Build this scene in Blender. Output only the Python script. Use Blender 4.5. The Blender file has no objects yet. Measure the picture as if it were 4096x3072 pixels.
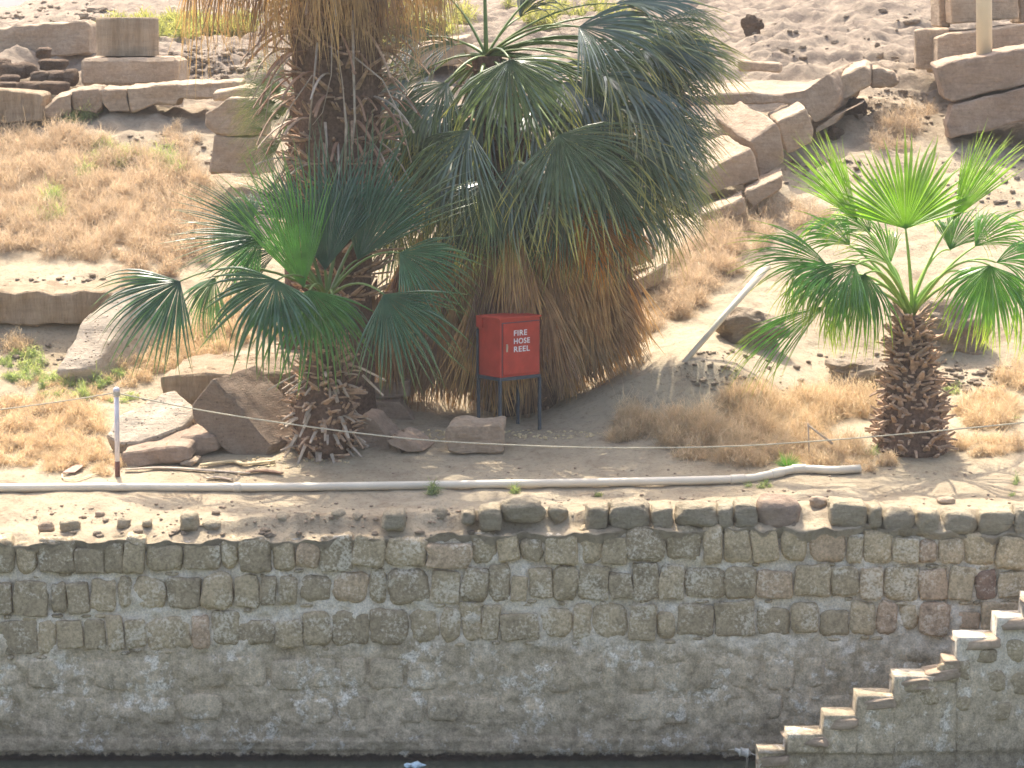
import bpy, bmesh, math, random
import numpy as np
from mathutils import Vector, Matrix, noise
R = math.radians
random.seed(7); np.random.seed(7)
scene = bpy.context.scene
C = scene.collection

# ------------------------------------------------------------ camera, sky, sun, exposure
H = 8.92                     # eye above the water
F = 10920.0                  # focal length in pixels of the 4096 px wide photograph
PITCH = R(8.0)
HAZE = 0.0006
cd = bpy.data.cameras.new('camera'); cam = bpy.data.objects.new('camera', cd); C.objects.link(cam)
cam.location = (0, 0, H); cam.rotation_euler = (R(90) - PITCH, 0, 0)
cd.sensor_width = 36; cd.lens = 36 * F / 4096; cd.clip_start = 0.5; cd.clip_end = 3000
scene.camera = cam
w = bpy.data.worlds.new("World"); scene.world = w; w.use_nodes = True
nt = w.node_tree; bg = nt.nodes['Background']
sky = nt.nodes.new('ShaderNodeTexSky'); sky.sky_type = 'NISHITA'; sky.sun_disc = False
SUN = Vector((-0.15, 0.62, 1.08)).normalized()
sky.sun_elevation = math.asin(SUN.z); sky.sun_rotation = math.atan2(SUN.x, SUN.y)
sky.dust_density = 6.0; sky.air_density = 1.0; sky.ozone_density = 1.0
nt.links.new(sky.outputs[0], bg.inputs[0]); bg.inputs[1].default_value = 0.15
sd = bpy.data.lights.new('sun', 'SUN'); so = bpy.data.objects.new('sun', sd); C.objects.link(so)
sd.energy = 2.95; sd.angle = R(0.5); sd.color = (1.0, 0.935, 0.81)
so.rotation_euler = SUN.to_track_quat('Z', 'Y').to_euler(); so.location = (5, 20, 30)
scene.view_settings.view_transform = 'Standard'; scene.view_settings.look = 'None'
scene.view_settings.gamma = 1; scene.view_settings.exposure = 1.46
scene.cycles.max_bounces = 6
scene.cycles.pixel_filter_type = 'BLACKMAN_HARRIS'; scene.cycles.filter_width = 1.6

# ------------------------------------------------------------ geometry helpers
cp, sp = math.cos(PITCH), math.sin(PITCH)
def at(px, py, Y):
    u = (px - 2048) / F; v = (1536 - py) / F
    s = Y / (cp + v * sp)
    return Vector((u * s, Y, H + s * (v * cp - sp)))
COLS = [0, 512, 1200, 2048, 2800, 3400, 4096]
ROWS = {  # depth : picture row of the ground for each column
 31.42: [2175, 2168, 2160, 2142, 2118, 2112, 2145],
 31.62: [2142, 2132, 2122, 2108, 2075, 2065, 2080],
 31.70: [2134, 2118, 2066, 2048, 2040, 2034, 2040],
 32.1: [2105, 2090, 2050, 2032, 2012, 2004, 2010],
 32.6: [2030, 2030, 2030, 2015, 1990, 1975, 1980],
 33.1: [1972, 1968, 1964, 1954, 1944, 1925, 1930],
 33.7: [1915, 1912, 1900, 1895, 1890, 1860, 1870],
 35.0: [1780, 1780, 1770, 1750, 1735, 1760, 1760],
 35.6: [1710, 1705, 1700, 1705, 1665, 1700, 1700],
 36.2: [1635, 1625, 1640, 1680, 1450, 1655, 1655],
 36.5: [1600, 1590, 1600, 1660, 1420, 1620, 1620],
 38.0: [1400, 1400, 1430, 1500, 1330, 1440, 1440],
 39.0: [1185, 1200, 1300, 1390, 1240, 1260, 1260],
 40.5: [1060, 1060, 1130, 1180, 1100, 1080, 1060],
 43.0: [790, 790, 850, 860, 830, 780, 770],
 46.0: [500, 460, 520, 560, 540, 480, 560],
 48.0: [380, 350, 400, 400, 400, 330, 400],
 50.0: [235, 240, 280, 280, 290, 230, 300],
 55.0: [180, 160, 150, 130, 100, 60, 90],
 62.0: [130, 110, 60, 40, -20, -50, -60],
 75.0: [85, 50, 0, -60, -140, -160, -160],
 95.0: [48, -150, -140, -200, -260, -300, -300],
 120.0: [70, 0, -60, -200, -260, -300, -300],
 200.0: [85, 60, 60, 0, -60, -100, -100],
 1500.0: [60, 60, 60, 60, 60, 60, 60]}
RY = np.array(sorted(ROWS)); RV = np.array([ROWS[y] for y in sorted(ROWS)], float)
def ground_py(px, Y):
    px = min(max(px, 0), 4096); Y = min(max(Y, RY[0]), RY[-1])
    j = min(int(np.searchsorted(RY, Y, 'right')) - 1, len(RY) - 2)
    t = (Y - RY[j]) / (RY[j + 1] - RY[j])
    i = 0
    while i < len(COLS) - 2 and px > COLS[i + 1]: i += 1
    s = (px - COLS[i]) / (COLS[i + 1] - COLS[i]); s = s * s * (3 - 2 * s)
    a = RV[j, i] * (1 - s) + RV[j, i + 1] * s; b = RV[j + 1, i] * (1 - s) + RV[j + 1, i + 1] * s
    return a * (1 - t) + b * t
def fbm(x, y, z, o=4):
    return noise.fractal(Vector((x, y, z)), 0.9, 2.1, o)
def gz(x, Y, detail=True):
    s = Y / cp; px = 2048 + F * x / s
    p = at(px, ground_py(px, Y), Y)
    z = p.z
    if detail:
        far = min(1.0, max(0.0, (Y - 35) / 12))
        z += 0.10 * far * fbm(x * .7, Y * .7, 0, 4) + (0.020 + 0.06 * far) * fbm(x * 2.6, Y * 2.6, 3, 4)
        if Y > 46:      # stony ledges across the upper slope
            z += min(1, (Y - 46) / 3) * (0.10 * fbm(x * .9, Y * 2.2, 9, 4) + .30 * (.5 - abs(noise.noise(Vector((x * .45, Y * 1.3, 4))) * 2)) + .05 * fbm(x * 5, Y * 6, 2, 3))
        if Y < 32.9:
            z += 0.035 * fbm(x * 2.2, Y * 3, 5, 3) + (.05 * fbm(x * 3.5, Y * 4, 8, 4) if Y < 31.9 else 0)
    return z
def G(px, py):
    lo = 31.45; prev = None; Y = lo
    while Y < 140:
        p = at(px, py, Y)
        if p.z <= gz(p.x, Y): 
            a, b = (prev or lo), Y
            for _ in range(12):
                m = (a + b) / 2; q = at(px, py, m)
                if q.z <= gz(q.x, m): b = m
                else: a = m
            return at(px, py, b)
        prev = Y; Y += 0.15 if Y < 60 else 1.0
    return at(px, py, 60)

def link(name, me, mat=None, parent=None):
    o = bpy.data.objects.new(name, me); C.objects.link(o)
    if mat is not None:
        for m in (mat if isinstance(mat, (list, tuple)) else [mat]): me.materials.append(m)
    if parent is not None:
        o.parent = parent
        root = parent
        off = Vector((0, 0, 0))
        while root is not None: off += root.location; root = root.parent
        me.transform(Matrix.Translation(-off))
    return o
def tag(o, label=None, cat=None, group=None, kind=None):
    if label: o['label'] = label
    if cat: o['category'] = cat
    if group: o['group'] = group
    if kind: o['kind'] = kind
    return o
def thing(name, loc, label, cat, group=None):
    o = bpy.data.objects.new(name, None); C.objects.link(o); o.location = loc
    o.empty_display_size = .2
    return tag(o, label, cat, group)
def recenter(o):
    me = o.data; n = len(me.vertices); a = np.empty(n * 3); me.vertices.foreach_get('co', a); a = a.reshape(-1, 3)
    c = Vector(((a[:, 0].min() + a[:, 0].max()) / 2, (a[:, 1].min() + a[:, 1].max()) / 2, a[:, 2].min()))
    me.transform(Matrix.Translation(-c)); o.location = c
    return o

class MB:
    def __init__(s): s.v = []; s.f = []; s.mi = []; s.a = []
    def add(s, vs, fs, mi=0, att=None):
        o = len(s.v); s.v += [tuple(p) for p in vs]; s.f += [tuple(o + i for i in f) for f in fs]; s.mi += [mi] * len(fs)
        s.a += (att if att is not None else [0.0] * len(vs))
    def tube(s, pts, rad, n=7, mi=0, cap=True, flat=1.0):
        pts = [Vector(p) for p in pts]; vs = []; fs = []
        if not isinstance(rad, (list, tuple)): rad = [rad] * len(pts)
        up = Vector((0, 0, 1))
        for i, p in enumerate(pts):
            d = (pts[min(i + 1, len(pts) - 1)] - pts[max(i - 1, 0)]).normalized()
            a = d.cross(up)
            if a.length < .05: a = d.cross(Vector((0, 1, 0)))
            a.normalize(); b = a.cross(d).normalized()
            for k in range(n):
                t = 2 * math.pi * k / n
                vs.append(p + a * math.cos(t) * rad[i] + b * math.sin(t) * rad[i] * flat)
        for i in range(len(pts) - 1):
            for k in range(n):
                fs.append((i * n + k, i * n + (k + 1) % n, (i + 1) * n + (k + 1) % n, (i + 1) * n + k))
        if cap: fs += [tuple(range(n))[::-1], tuple((len(pts) - 1) * n + k for k in range(n))]
        s.add(vs, fs, mi)
    def box(s, c, size, M=None, mi=0):
        sx, sy, sz = [q / 2 for q in size]
        vs = [Vector((x, y, z)) for x in (-sx, sx) for y in (-sy, sy) for z in (-sz, sz)]
        if M is not None: vs = [M @ v for v in vs]
        vs = [v + Vector(c) for v in vs]
        s.add(vs, [(0, 1, 3, 2), (4, 6, 7, 5), (0, 4, 5, 1), (2, 3, 7, 6), (0, 2, 6, 4), (1, 5, 7, 3)], mi)
    def rock(s, c, size, e=3.0, rough=0.08, seed=0.0, M=None, nu=14, nv=9, mi=0, tint=0.0):
        vs = []; fs = []
        def P(x, q): return math.copysign(abs(x) ** q, x)
        q = 2.0 / e
        for j in range(nv + 1):
            ph = -math.pi / 2 + math.pi * j / nv
            for i in range(nu):
                th = 2 * math.pi * i / nu
                v = Vector((P(math.cos(ph), q) * P(math.cos(th), q), P(math.cos(ph), q) * P(math.sin(th), q), P(math.sin(ph), q)))
                d = 1 + rough * 2.2 * noise.noise(v * 1.1 + Vector((seed, seed * 1.7, 3))) + rough * noise.noise(v * 2.9 + Vector((seed, 1, seed))) + rough * .6 * noise.noise(v * 6 + Vector((1, seed, seed)))
                v = Vector((v.x * size[0] * .5, v.y * size[1] * .5, v.z * size[2] * .5)) * d
                if M is not None: v = M @ v
                vs.append(v + Vector(c))
        for j in range(nv):
            for i in range(nu):
                a, b = j * nu + i, j * nu + (i + 1) % nu
                fs.append((a, b, b + nu, a + nu))
        s.add(vs, fs, mi, [tint] * len(vs))
    def mesh(s, name='m', smooth=True, att=None):
        me = bpy.data.meshes.new(name); me.from_pydata(s.v, [], s.f); me.update()
        if any(s.mi): me.polygons.foreach_set('material_index', s.mi)
        if smooth: me.polygons.foreach_set('use_smooth', [True] * len(me.polygons))
        if att:
            A = me.attributes.new(att, 'FLOAT', 'POINT'); A.data.foreach_set('value', s.a)
        return me
    def build(s, name, mat, parent=None, smooth=True, att=None):
        return link(name, s.mesh(name, smooth, att), mat, parent)

# ------------------------------------------------------------ materials
def newmat(name):
    m = bpy.data.materials.new(name); m.use_nodes = True
    t = m.node_tree; b = t.nodes['Principled BSDF']
    return m, t, b
def N(t, typ, **k):
    n = t.nodes.new(typ)
    for a, v in k.items(): setattr(n, a, v)
    return n
def ramp(t, src, stops):
    r = N(t, 'ShaderNodeValToRGB'); cr = r.color_ramp
    while len(cr.elements) < len(stops): cr.elements.new(.5)
    for e, (p, c) in zip(cr.elements, stops):
        e.position = p; e.color = (c if isinstance(c, tuple) else (c, c, c)) + (1,)
    t.links.new(src, r.inputs[0]); return r
def tex(t, scale, detail=6, rough=.6, coord=None, vec=None, dist=0):
    n = N(t, 'ShaderNodeTexNoise'); n.inputs['Scale'].default_value = scale; n.inputs['Detail'].default_value = detail
    n.inputs['Roughness'].default_value = rough; n.inputs['Distortion'].default_value = dist
    t.links.new(vec, n.inputs['Vector']); return n
def pos(t, sc=(1, 1, 1)):
    g = N(t, 'ShaderNodeNewGeometry'); mp = N(t, 'ShaderNodeMapping'); mp.inputs['Scale'].default_value = sc
    t.links.new(g.outputs['Position'], mp.inputs['Vector']); return mp.outputs[0]
def mix(t, f, a, b, typ='MIX'):
    m = N(t, 'ShaderNodeMix', data_type='RGBA', blend_type=typ)
    for s, x in ((0, f), (6, a), (7, b)):
        if isinstance(x, (int, float)): m.inputs[s].default_value = x
        elif isinstance(x, tuple): m.inputs[s].default_value = x + (1,)
        else: t.links.new(x, m.inputs[s])
    return m.outputs[2]
def bump(t, b, h, strength=.5, dist=.02, prev=None):
    n = N(t, 'ShaderNodeBump'); n.inputs['Strength'].default_value = strength; n.inputs['Distance'].default_value = dist
    t.links.new(h, n.inputs['Height'])
    if prev is not None: t.links.new(prev, n.inputs['Normal'])
    if b is not None: t.links.new(n.outputs[0], b.inputs['Normal'])
    return n.outputs[0]
def stone_mat(name, c1, c2, c3, sc=1.0, bmp=.5, pits=0.0, streak=(1, 1, 1)):
    m, t, b = newmat(name); v = pos(t, streak)
    n1 = tex(t, 1.6 * sc, 6, .65, vec=v); n2 = tex(t, 14 * sc, 6, .7, vec=v)
    a = ramp(t, n1.outputs[0], [(.3, c1), (.5, c2), (.72, c3)])
    d = ramp(t, n2.outputs[0], [(.25, .72), (.6, 1.0), (.8, 1.12)])
    col = mix(t, 1.0, a.outputs[0], d.outputs[0], 'MULTIPLY')
    oi = N(t, 'ShaderNodeObjectInfo')
    r = ramp(t, oi.outputs['Random'], [(0, (.86, .85, .84)), (1, (1.06, 1.04, 1.0))])
    col = mix(t, 1.0, col, r.outputs[0], 'MULTIPLY')
    nl = tex(t, 2.2 * sc, 7, .7, vec=pos(t, (1, 1, 7)), dist=.3); lr = ramp(t, nl.outputs[0], [(.3, .80), (.5, 1.0), (.7, 1.10)]); col = mix(t, 1.0, col, lr.outputs[0], 'MULTIPLY')
    nb = bump(t, None, nl.outputs[0], bmp * 1.2, .05); nb = bump(t, None, n2.outputs[0], bmp * 1.6, .04, nb)
    n3 = tex(t, 60 * sc, 3, .6, vec=pos(t)); 
    if pits:
        vo = N(t, 'ShaderNodeTexVoronoi'); vo.inputs['Scale'].default_value = 16; vo.inputs['Randomness'].default_value = 1
        t.links.new(pos(t), vo.inputs['Vector'])
        pr = ramp(t, vo.outputs['Distance'], [(.10, 0.0), (.26, 1.0)])
        gate = ramp(t, tex(t, 9, 2, .5, vec=pos(t)).outputs[0], [(.42, 1.0), (.58, 0.0)])
        pp = mix(t, gate.outputs[0], pr.outputs[0], (1, 1, 1))
        nb = bump(t, None, pp, pits, .03, nb)
        col = mix(t, pp, (.20, .15, .10), col)
    bump(t, b, n3.outputs[0], bmp * .6, .008, nb)
    t.links.new(col, b.inputs['Base Color']); b.inputs['Roughness'].default_value = .95; b.inputs['Specular IOR Level'].default_value = .15
    return m
M = {}
M['lime'] = stone_mat('cut_stone', (.40, .30, .21), (.47, .36, .26), (.54, .43, .32), 1.2)
M['limedark'] = stone_mat('brown_stone', (.34, .25, .18), (.42, .31, .23), (.50, .385, .29), 1.2)
M['limestreak'] = stone_mat('tooled_stone', (.34, .25, .16), (.46, .35, .24), (.54, .43, .31), .7, .7, 0, (5, 5, .5))
M['pitted'] = stone_mat('pitted_stone', (.44, .36, .27), (.50, .42, .33), (.56, .48, .38), 1.0, .5, .9)
M['mud'] = stone_mat('mud_brick', (.16, .11, .08), (.24, .17, .12), (.33, .25, .18), 2.0, 1.0)
M['granite'] = stone_mat('speckled_stone', (.30, .22, .16), (.37, .28, .21), (.43, .34, .26), 3.0, .5, .35)
# ground
def ground_mat():
    m, t, b = newmat('sandy_earth'); v = pos(t)
    n1 = tex(t, .35, 5, .6, vec=v); n2 = tex(t, 2.2, 8, .7, vec=v, dist=.3); n3 = tex(t, 17, 8, .75, vec=v); n4 = tex(t, 70, 4, .7, vec=v)
    a = ramp(t, n1.outputs[0], [(.3, (.40, .32, .215)), (.55, (.46, .375, .262)), (.75, (.53, .44, .315))])
    c = ramp(t, n2.outputs[0], [(.30, (.72, .68, .66)), (.5, (1, 1, 1)), (.7, (1.12, 1.1, 1.06))])
    col = mix(t, 1, a.outputs[0], c.outputs[0], 'MULTIPLY')
    g = ramp(t, n3.outputs[0], [(.34, (.6, .56, .52)), (.46, (1, 1, 1)), (.7, (1.06, 1.06, 1.05))])
    col = mix(t, .8, col, g.outputs[0], 'MULTIPLY')
    # far upper slopes are greyer and stonier
    ge = N(t, 'ShaderNodeNewGeometry'); sx = N(t, 'ShaderNodeSeparateXYZ'); t.links.new(ge.outputs['Position'], sx.inputs[0])
    mr = N(t, 'ShaderNodeMapRange'); mr.inputs[1].default_value = 43; mr.inputs[2].default_value = 50; t.links.new(sx.outputs[1], mr.inputs[0])
    gr = ramp(t, n2.outputs[0], [(.38, (.21, .165, .13)), (.55, (.33, .265, .20))])
    col = mix(t, mr.outputs[0], col, gr.outputs[0])
    x1 = bump(t, None, n2.outputs[0], .5, .12); x2 = bump(t, None, n3.outputs[0], .8, .05, x1); bump(t, b, n4.outputs[0], .6, .012, x2)
    t.links.new(col, b.inputs['Base Color']); b.inputs['Roughness'].default_value = 1; b.inputs['Specular IOR Level'].default_value = .1
    return m
M['ground'] = ground_mat()
def wall_stone():
    m, t, b = newmat('wall_stone'); v = pos(t)
    at_ = N(t, 'ShaderNodeAttribute', attribute_name='tint')
    a = ramp(t, at_.outputs['Fac'], [(0, (.31, .26, .19)), (.35, (.40, .335, .24)), (.7, (.48, .395, .28)), (.93, (.46, .34, .255)), (1, (.26, .18, .145))])
    n1 = tex(t, 5, 8, .7, vec=v); n2 = tex(t, 28, 6, .7, vec=v)
    c = ramp(t, n1.outputs[0], [(.3, .62), (.5, 1.0), (.7, 1.2)]); col = mix(t, 1, a.outputs[0], c.outputs[0], 'MULTIPLY')
    c2 = ramp(t, n2.outputs[0], [(.36, .6), (.5, 1.0), (.64, 1.2)]); col = mix(t, .8, col, c2.outputs[0], 'MULTIPLY')
    # salt and lime crust
    n3 = tex(t, 2.3, 9, .72, vec=v, dist=.4); s = ramp(t, mix(t, .45, n3.outputs[0], n2.outputs[0]), [(.515, 0.0), (.60, .8)])
    col = mix(t, s.outputs[0], col, (.66, .63, .57))
    col = mix(t, 1, col, (1.20, 1.12, .98), 'MULTIPLY')
    nb = bump(t, None, n1.outputs[0], .8, .05); bump(t, b, n2.outputs[0], .8, .02, nb)
    t.links.new(col, b.inputs['Base Color']); b.inputs['Roughness'].default_value = .95; b.inputs['Specular IOR Level'].default_value = .15
    return m
def wall_face():
    m, t, b = newmat('mortar_and_old_render'); v = pos(t)
    ge = N(t, 'ShaderNodeNewGeometry'); sx = N(t, 'ShaderNodeSeparateXYZ'); t.links.new(ge.outputs['Position'], sx.inputs[0])
    n1 = tex(t, 1.3, 9, .7, vec=v, dist=.3); n2 = tex(t, 9, 9, .75, vec=v); n3 = tex(t, 45, 5, .7, vec=v)
    mort = ramp(t, n2.outputs[0], [(.3, (.46, .40, .32)), (.44, (.63, .575, .49)), (.6, (.80, .76, .70))])
    rend = ramp(t, n1.outputs[0], [(.28, (.38, .325, .245)), (.48, (.50, .43, .33)), (.7, (.62, .54, .43))])
    spk = ramp(t, n2.outputs[0], [(.3, .6), (.5, 1.0), (.7, 1.35)]); rend = mix(t, 1, rend.outputs[0], spk.outputs[0], 'MULTIPLY')
    # vertical dark runs
    vs = tex(t, 3.2, 5, .6, vec=pos(t, (3, 3, .45))); vr = ramp(t, vs.outputs[0], [(.35, .86), (.6, 1.05)])
    rend = mix(t, 1, rend, vr.outputs[0], 'MULTIPLY')
    # white salt blooms
    n4 = tex(t, 2.2, 8, .62, vec=pos(t, (1, 1, .8)), dist=.4); n5 = tex(t, 8, 8, .7, vec=v, dist=.5); s = ramp(t, mix(t, .5, n4.outputs[0], n5.outputs[0]), [(.535, 0.0), (.585, .9)])
    s2 = ramp(t, n3.outputs[0], [(.35, .2), (.55, 1.0)]); sm = N(t, 'ShaderNodeMath', operation='MULTIPLY')
    t.links.new(s.outputs[0], sm.inputs[0]); t.links.new(s2.outputs[0], sm.inputs[1])
    rend = mix(t, sm.outputs[0], rend, (.80, .78, .74))
    # mortar above, render below, ragged line between
    ad = N(t, 'ShaderNodeMath', operation='MULTIPLY_ADD'); ad.inputs[1].default_value = .9; t.links.new(n1.outputs[0], ad.inputs[0]); t.links.new(sx.outputs[2], ad.inputs[2])
    mr = N(t, 'ShaderNodeMapRange'); mr.inputs[1].default_value = 1.72; mr.inputs[2].default_value = 1.98; t.links.new(ad.outputs[0], mr.inputs[0])
    col = mix(t, mr.outputs[0], rend, mort.outputs[0])
    # wet band at the waterline
    ad2 = N(t, 'ShaderNodeMath', operation='MULTIPLY_ADD'); ad2.inputs[1].default_value = .22; t.links.new(n2.outputs[0], ad2.inputs[0]); t.links.new(sx.outputs[2], ad2.inputs[2])
    wr = N(t, 'ShaderNodeMapRange'); wr.inputs[1].default_value = .175; wr.inputs[2].default_value = .205; t.links.new(ad2.outputs[0], wr.inputs[0])
    col = mix(t, wr.outputs[0], (.018, .014, .016), col)
    dr = N(t, 'ShaderNodeMapRange'); dr.inputs[1].default_value = .25; dr.inputs[2].default_value = .75; dr.inputs[3].default_value = .62; t.links.new(ad2.outputs[0], dr.inputs[0])
    col = mix(t, 1, col, dr.outputs[0], 'MULTIPLY')
    col = mix(t, 1, col, (1.16, 1.08, .95), 'MULTIPLY')
    fg = ramp(t, n3.outputs[0], [(.34, .74), (.5, 1.0), (.66, 1.22)]); col = mix(t, 1, col, fg.outputs[0], 'MULTIPLY')
    nb = bump(t, None, n1.outputs[0], .5, .08); nb = bump(t, None, n2.outputs[0], .9, .05, nb); bump(t, b, n3.outputs[0], .7, .012, nb)
    t.links.new(col, b.inputs['Base Color']); b.inputs['Roughness'].default_value = .95; b.inputs['Specular IOR Level'].default_value = .15
    return m
M['wstone'] = wall_stone(); M['wface'] = wall_face()
def simple(name, col, rough=.6, metal=0, nsc=8, var=.15, bs=.2, spec=.4):
    m, t, b = newmat(name); v = pos(t); n = tex(t, nsc, 6, .6, vec=v)
    r = ramp(t, n.outputs[0], [(.3, tuple(c * (1 - var) for c in col)), (.7, tuple(c * (1 + var) for c in col))])
    t.links.new(r.outputs[0], b.inputs['Base Color']); b.inputs['Roughness'].default_value = rough; b.inputs['Metallic'].default_value = metal
    b.inputs['Specular IOR Level'].default_value = spec
    bump(t, b, n.outputs[0], bs, .01); return m
def leaf(name, base, tip, trans, rough=.38, tw=.35, rnd=.25, spec=.5):
    m, t, b = newmat(name)
    at_ = N(t, 'ShaderNodeAttribute', attribute_name='tip'); oi = N(t, 'ShaderNodeObjectInfo')
    r = ramp(t, at_.outputs['Fac'], [(.0, base), (.62, base), (1.0, tip)])
    rr = ramp(t, oi.outputs['Random'], [(0, (1 - rnd, 1 - rnd, 1 - rnd * .6)), (1, (1 + rnd * 1.2, 1 + rnd, 1.0))])
    col = mix(t, 1, r.outputs[0], rr.outputs[0], 'MULTIPLY')
    n = tex(t, 6, 3, .5, vec=pos(t)); nr = ramp(t, n.outputs[0], [(.3, .8), (.7, 1.2)]); col = mix(t, 1, col, nr.outputs[0], 'MULTIPLY')
    t.links.new(col, b.inputs['Base Color']); b.inputs['Roughness'].default_value = rough; b.inputs['Specular IOR Level'].default_value = spec
    tr = N(t, 'ShaderNodeBsdfTranslucent'); tc = mix(t, 1, col, trans, 'MULTIPLY'); t.links.new(tc, tr.inputs['Color'])
    ms = N(t, 'ShaderNodeMixShader'); ms.inputs[0].default_value = tw
    t.links.new(b.outputs[0], ms.inputs[1]); t.links.new(tr.outputs[0], ms.inputs[2]); t.links.new(ms.outputs[0], t.nodes['Material Output'].inputs[0])
    return m
M['leafC'] = leaf('palm_leaf_blue_green', (.105, .145, .100), (.42, .38, .12), (1.6, 1.7, .8), .22, .22, spec=1.0)
M['leafL'] = leaf('palm_leaf_green', (.085, .165, .100), (.17, .21, .07), (1.4, 1.7, .8), .32, .26, spec=.7)
M['leafLb'] = leaf('palm_leaf_fresh_green', (.10, .22, .075), (.17, .26, .07), (1.5, 1.9, .8), .45, .38)
M['leafR'] = leaf('palm_leaf_young_green', (.11, .24, .06), (.42, .44, .10), (1.7, 2.0, .7), .25, .40, spec=.8)
M['leafRb'] = leaf('palm_leaf_bright_green', (.18, .33, .055), (.34, .42, .14), (1.8, 1.9, .6), .42, .55)
M['leafY'] = leaf('palm_leaf_turning_orange', (.42, .20, .05), (.60, .32, .08), (1.3, 1.2, .8), .6, .5)
M['dead'] = leaf('palm_leaf_dead', (.42, .265, .15), (.58, .42, .25), (1.1, 1.0, .8), .8, .12, rnd=.3, spec=.2)
M['palepalm'] = leaf('palm_leaf_pale_tips', (.13, .18, .09), (.42, .40, .14), (1.5, 1.5, .7), .5, .35)
M['deadlt'] = leaf('palm_leaf_dry_straw', (.50, .36, .20), (.60, .46, .27), (1.2, 1.0, .6), .7, .30, rnd=.25, spec=.2)
M['pet'] = simple('palm_stalk_green', (.16, .22, .06), .45, nsc=5)
M['petR'] = simple('palm_stalk_bright_green', (.28, .42, .07), .45, nsc=5)
M['petdead'] = simple('palm_stalk_brown', (.30, .17, .10), .7, nsc=7, var=.35)
M['stub'] = simple('cut_stalk_grey', (.46, .37, .28), .8, nsc=9, var=.3, bs=.4, spec=.2)
M['boot'] = simple('palm_boot', (.44, .30, .20), .85, nsc=12, var=.45, bs=.6, spec=.2)
M['bark'] = simple('palm_fibre', (.15, .095, .065), .95, nsc=25, var=.5, bs=1.0, spec=.1)
M['scrub'] = leaf('dry_scrub', (.56, .44, .30), (.72, .59, .42), (1.08, 1.0, .9), .9, .35, rnd=.1, spec=.1)
M['weed'] = leaf('green_weed', (.30, .36, .19), (.46, .46, .24), (1.3, 1.4, .7), .7, .4, rnd=.1, spec=.2)
M['grass'] = leaf('yellow_green_grass', (.28, .29, .12), (.42, .38, .17), (1.3, 1.3, .7), .7, .5, rnd=.1, spec=.2)
M['pvc'] = simple('white_pipe', (.66, .58, .45), .5, nsc=1.5, var=.12, bs=.1)
M['rope'] = simple('pale_rope', (.50, .45, .33), .85, nsc=80, var=.25, bs=.3)
M['red'] = simple('red_paint', (.47, .060, .038), .6, nsc=4, var=.2, bs=.05, spec=.3)
M['white'] = simple('white_lettering', (.78, .76, .76), .6, nsc=60, var=.12, bs=.05)
M['steel'] = simple('grey_steel', (.07, .085, .10), .6, metal=.2, nsc=12, var=.3)
M['chrome'] = simple('handle_metal', (.55, .52, .42), .4, metal=.6)
M['wpost'] = simple('whitewashed_pole', (.62, .58, .60), .7, nsc=6, var=.15, bs=.2)
M['rust'] = simple('rusted_steel', (.16, .07, .05), .85, nsc=20, var=.4, bs=.4)
M['cream'] = simple('cream_paint', (.66, .58, .42), .5, nsc=3, var=.05, bs=.05)
M['straw'] = simple('straw_debris', (.60, .47, .27), .8, nsc=9, var=.3)
M['card'] = simple('pinkish_card', (.42, .27, .21), .8, nsc=4, var=.2)
M['plastic'] = simple('pale_blue_plastic', (.55, .68, .74), .3, nsc=30, var=.4)
M['feather'] = simple('brown_grey_feathers', (.55, .52, .45), .8, nsc=30, var=.35)
M['beak'] = simple('beak_horn', (.55, .50, .40), .6)
M['clod'] = stone_mat('dry_clod', (.32, .25, .175), (.44, .35, .26), (.54, .45, .34), 2.0, .8)
M['coping'] = stone_mat('coping_boulder', (.40, .33, .23), (.47, .395, .28), (.54, .46, .34), 2.0, .6)
def water_mat():
    m, t, b = newmat('river_water'); v = pos(t)
    b.inputs['Base Color'].default_value = (.060, .075, .050, 1); b.inputs['Roughness'].default_value = .12; b.inputs['Specular IOR Level'].default_value = .5
    n = tex(t, 5, 5, .6, vec=pos(t, (1, .5, 1))); bump(t, b, n.outputs[0], .35, .05); return m
M['water'] = water_mat()

# ------------------------------------------------------------ setting: ground, water
def build_ground():
    pxs = np.concatenate([[-180000, -50000, -28000, -16000, -9000, -5000, -3000, -1800, -1000], np.linspace(-400, 4500, 420), [5100, 5900, 7100, 9000, 13000, 20000, 32000, 54000, 184000]])
    ys = [31.40]
    while ys[-1] < 1500:
        y = ys[-1]; ys.append(y + (.05 if y < 50 else .05 * (y / 50) ** 4 if y < 90 else 4 + (y - 90) * .15))
    vs = []; fs = []; n = len(pxs)
    for y in ys:
        s = y / cp
        for px in pxs:
            x = max(-500., min(500., (px - 2048) / F * s))
            vs.append((x, y - (.11 * fbm(x * 2.5, 1, y * 2, 5) + .02 if y < 31.6 else 0), gz(x, y)))
    for j in range(len(ys) - 1):
        for i in range(n - 1):
            a = j * n + i; fs.append((a, a + 1, a + 1 + n, a + n))
    # the earth goes down behind the wall
    o = len(vs)
    for i in range(n):
        x, y, z = vs[i]; vs.append((x, y + .22, z - .25))
    for i in range(n - 1): fs.append((o + i, o + i + 1, i + 1, i))
    me = bpy.data.meshes.new('ground'); me.from_pydata(vs, [], fs); me.polygons.foreach_set('use_smooth', [True] * len(fs)); me.update()
    return tag(link('ground', me, M['ground']), 'pale sandy slope with trodden earth terrace', kind='structure')
build_ground()
wb = MB(); wb.add([(-500, -50, 0), (500, -50, 0), (500, 31.9, 0), (-500, 31.9, 0)], [(0, 1, 2, 3)])
tag(wb.build('water', M['water'], smooth=False), 'dark green river water', kind='structure')

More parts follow.
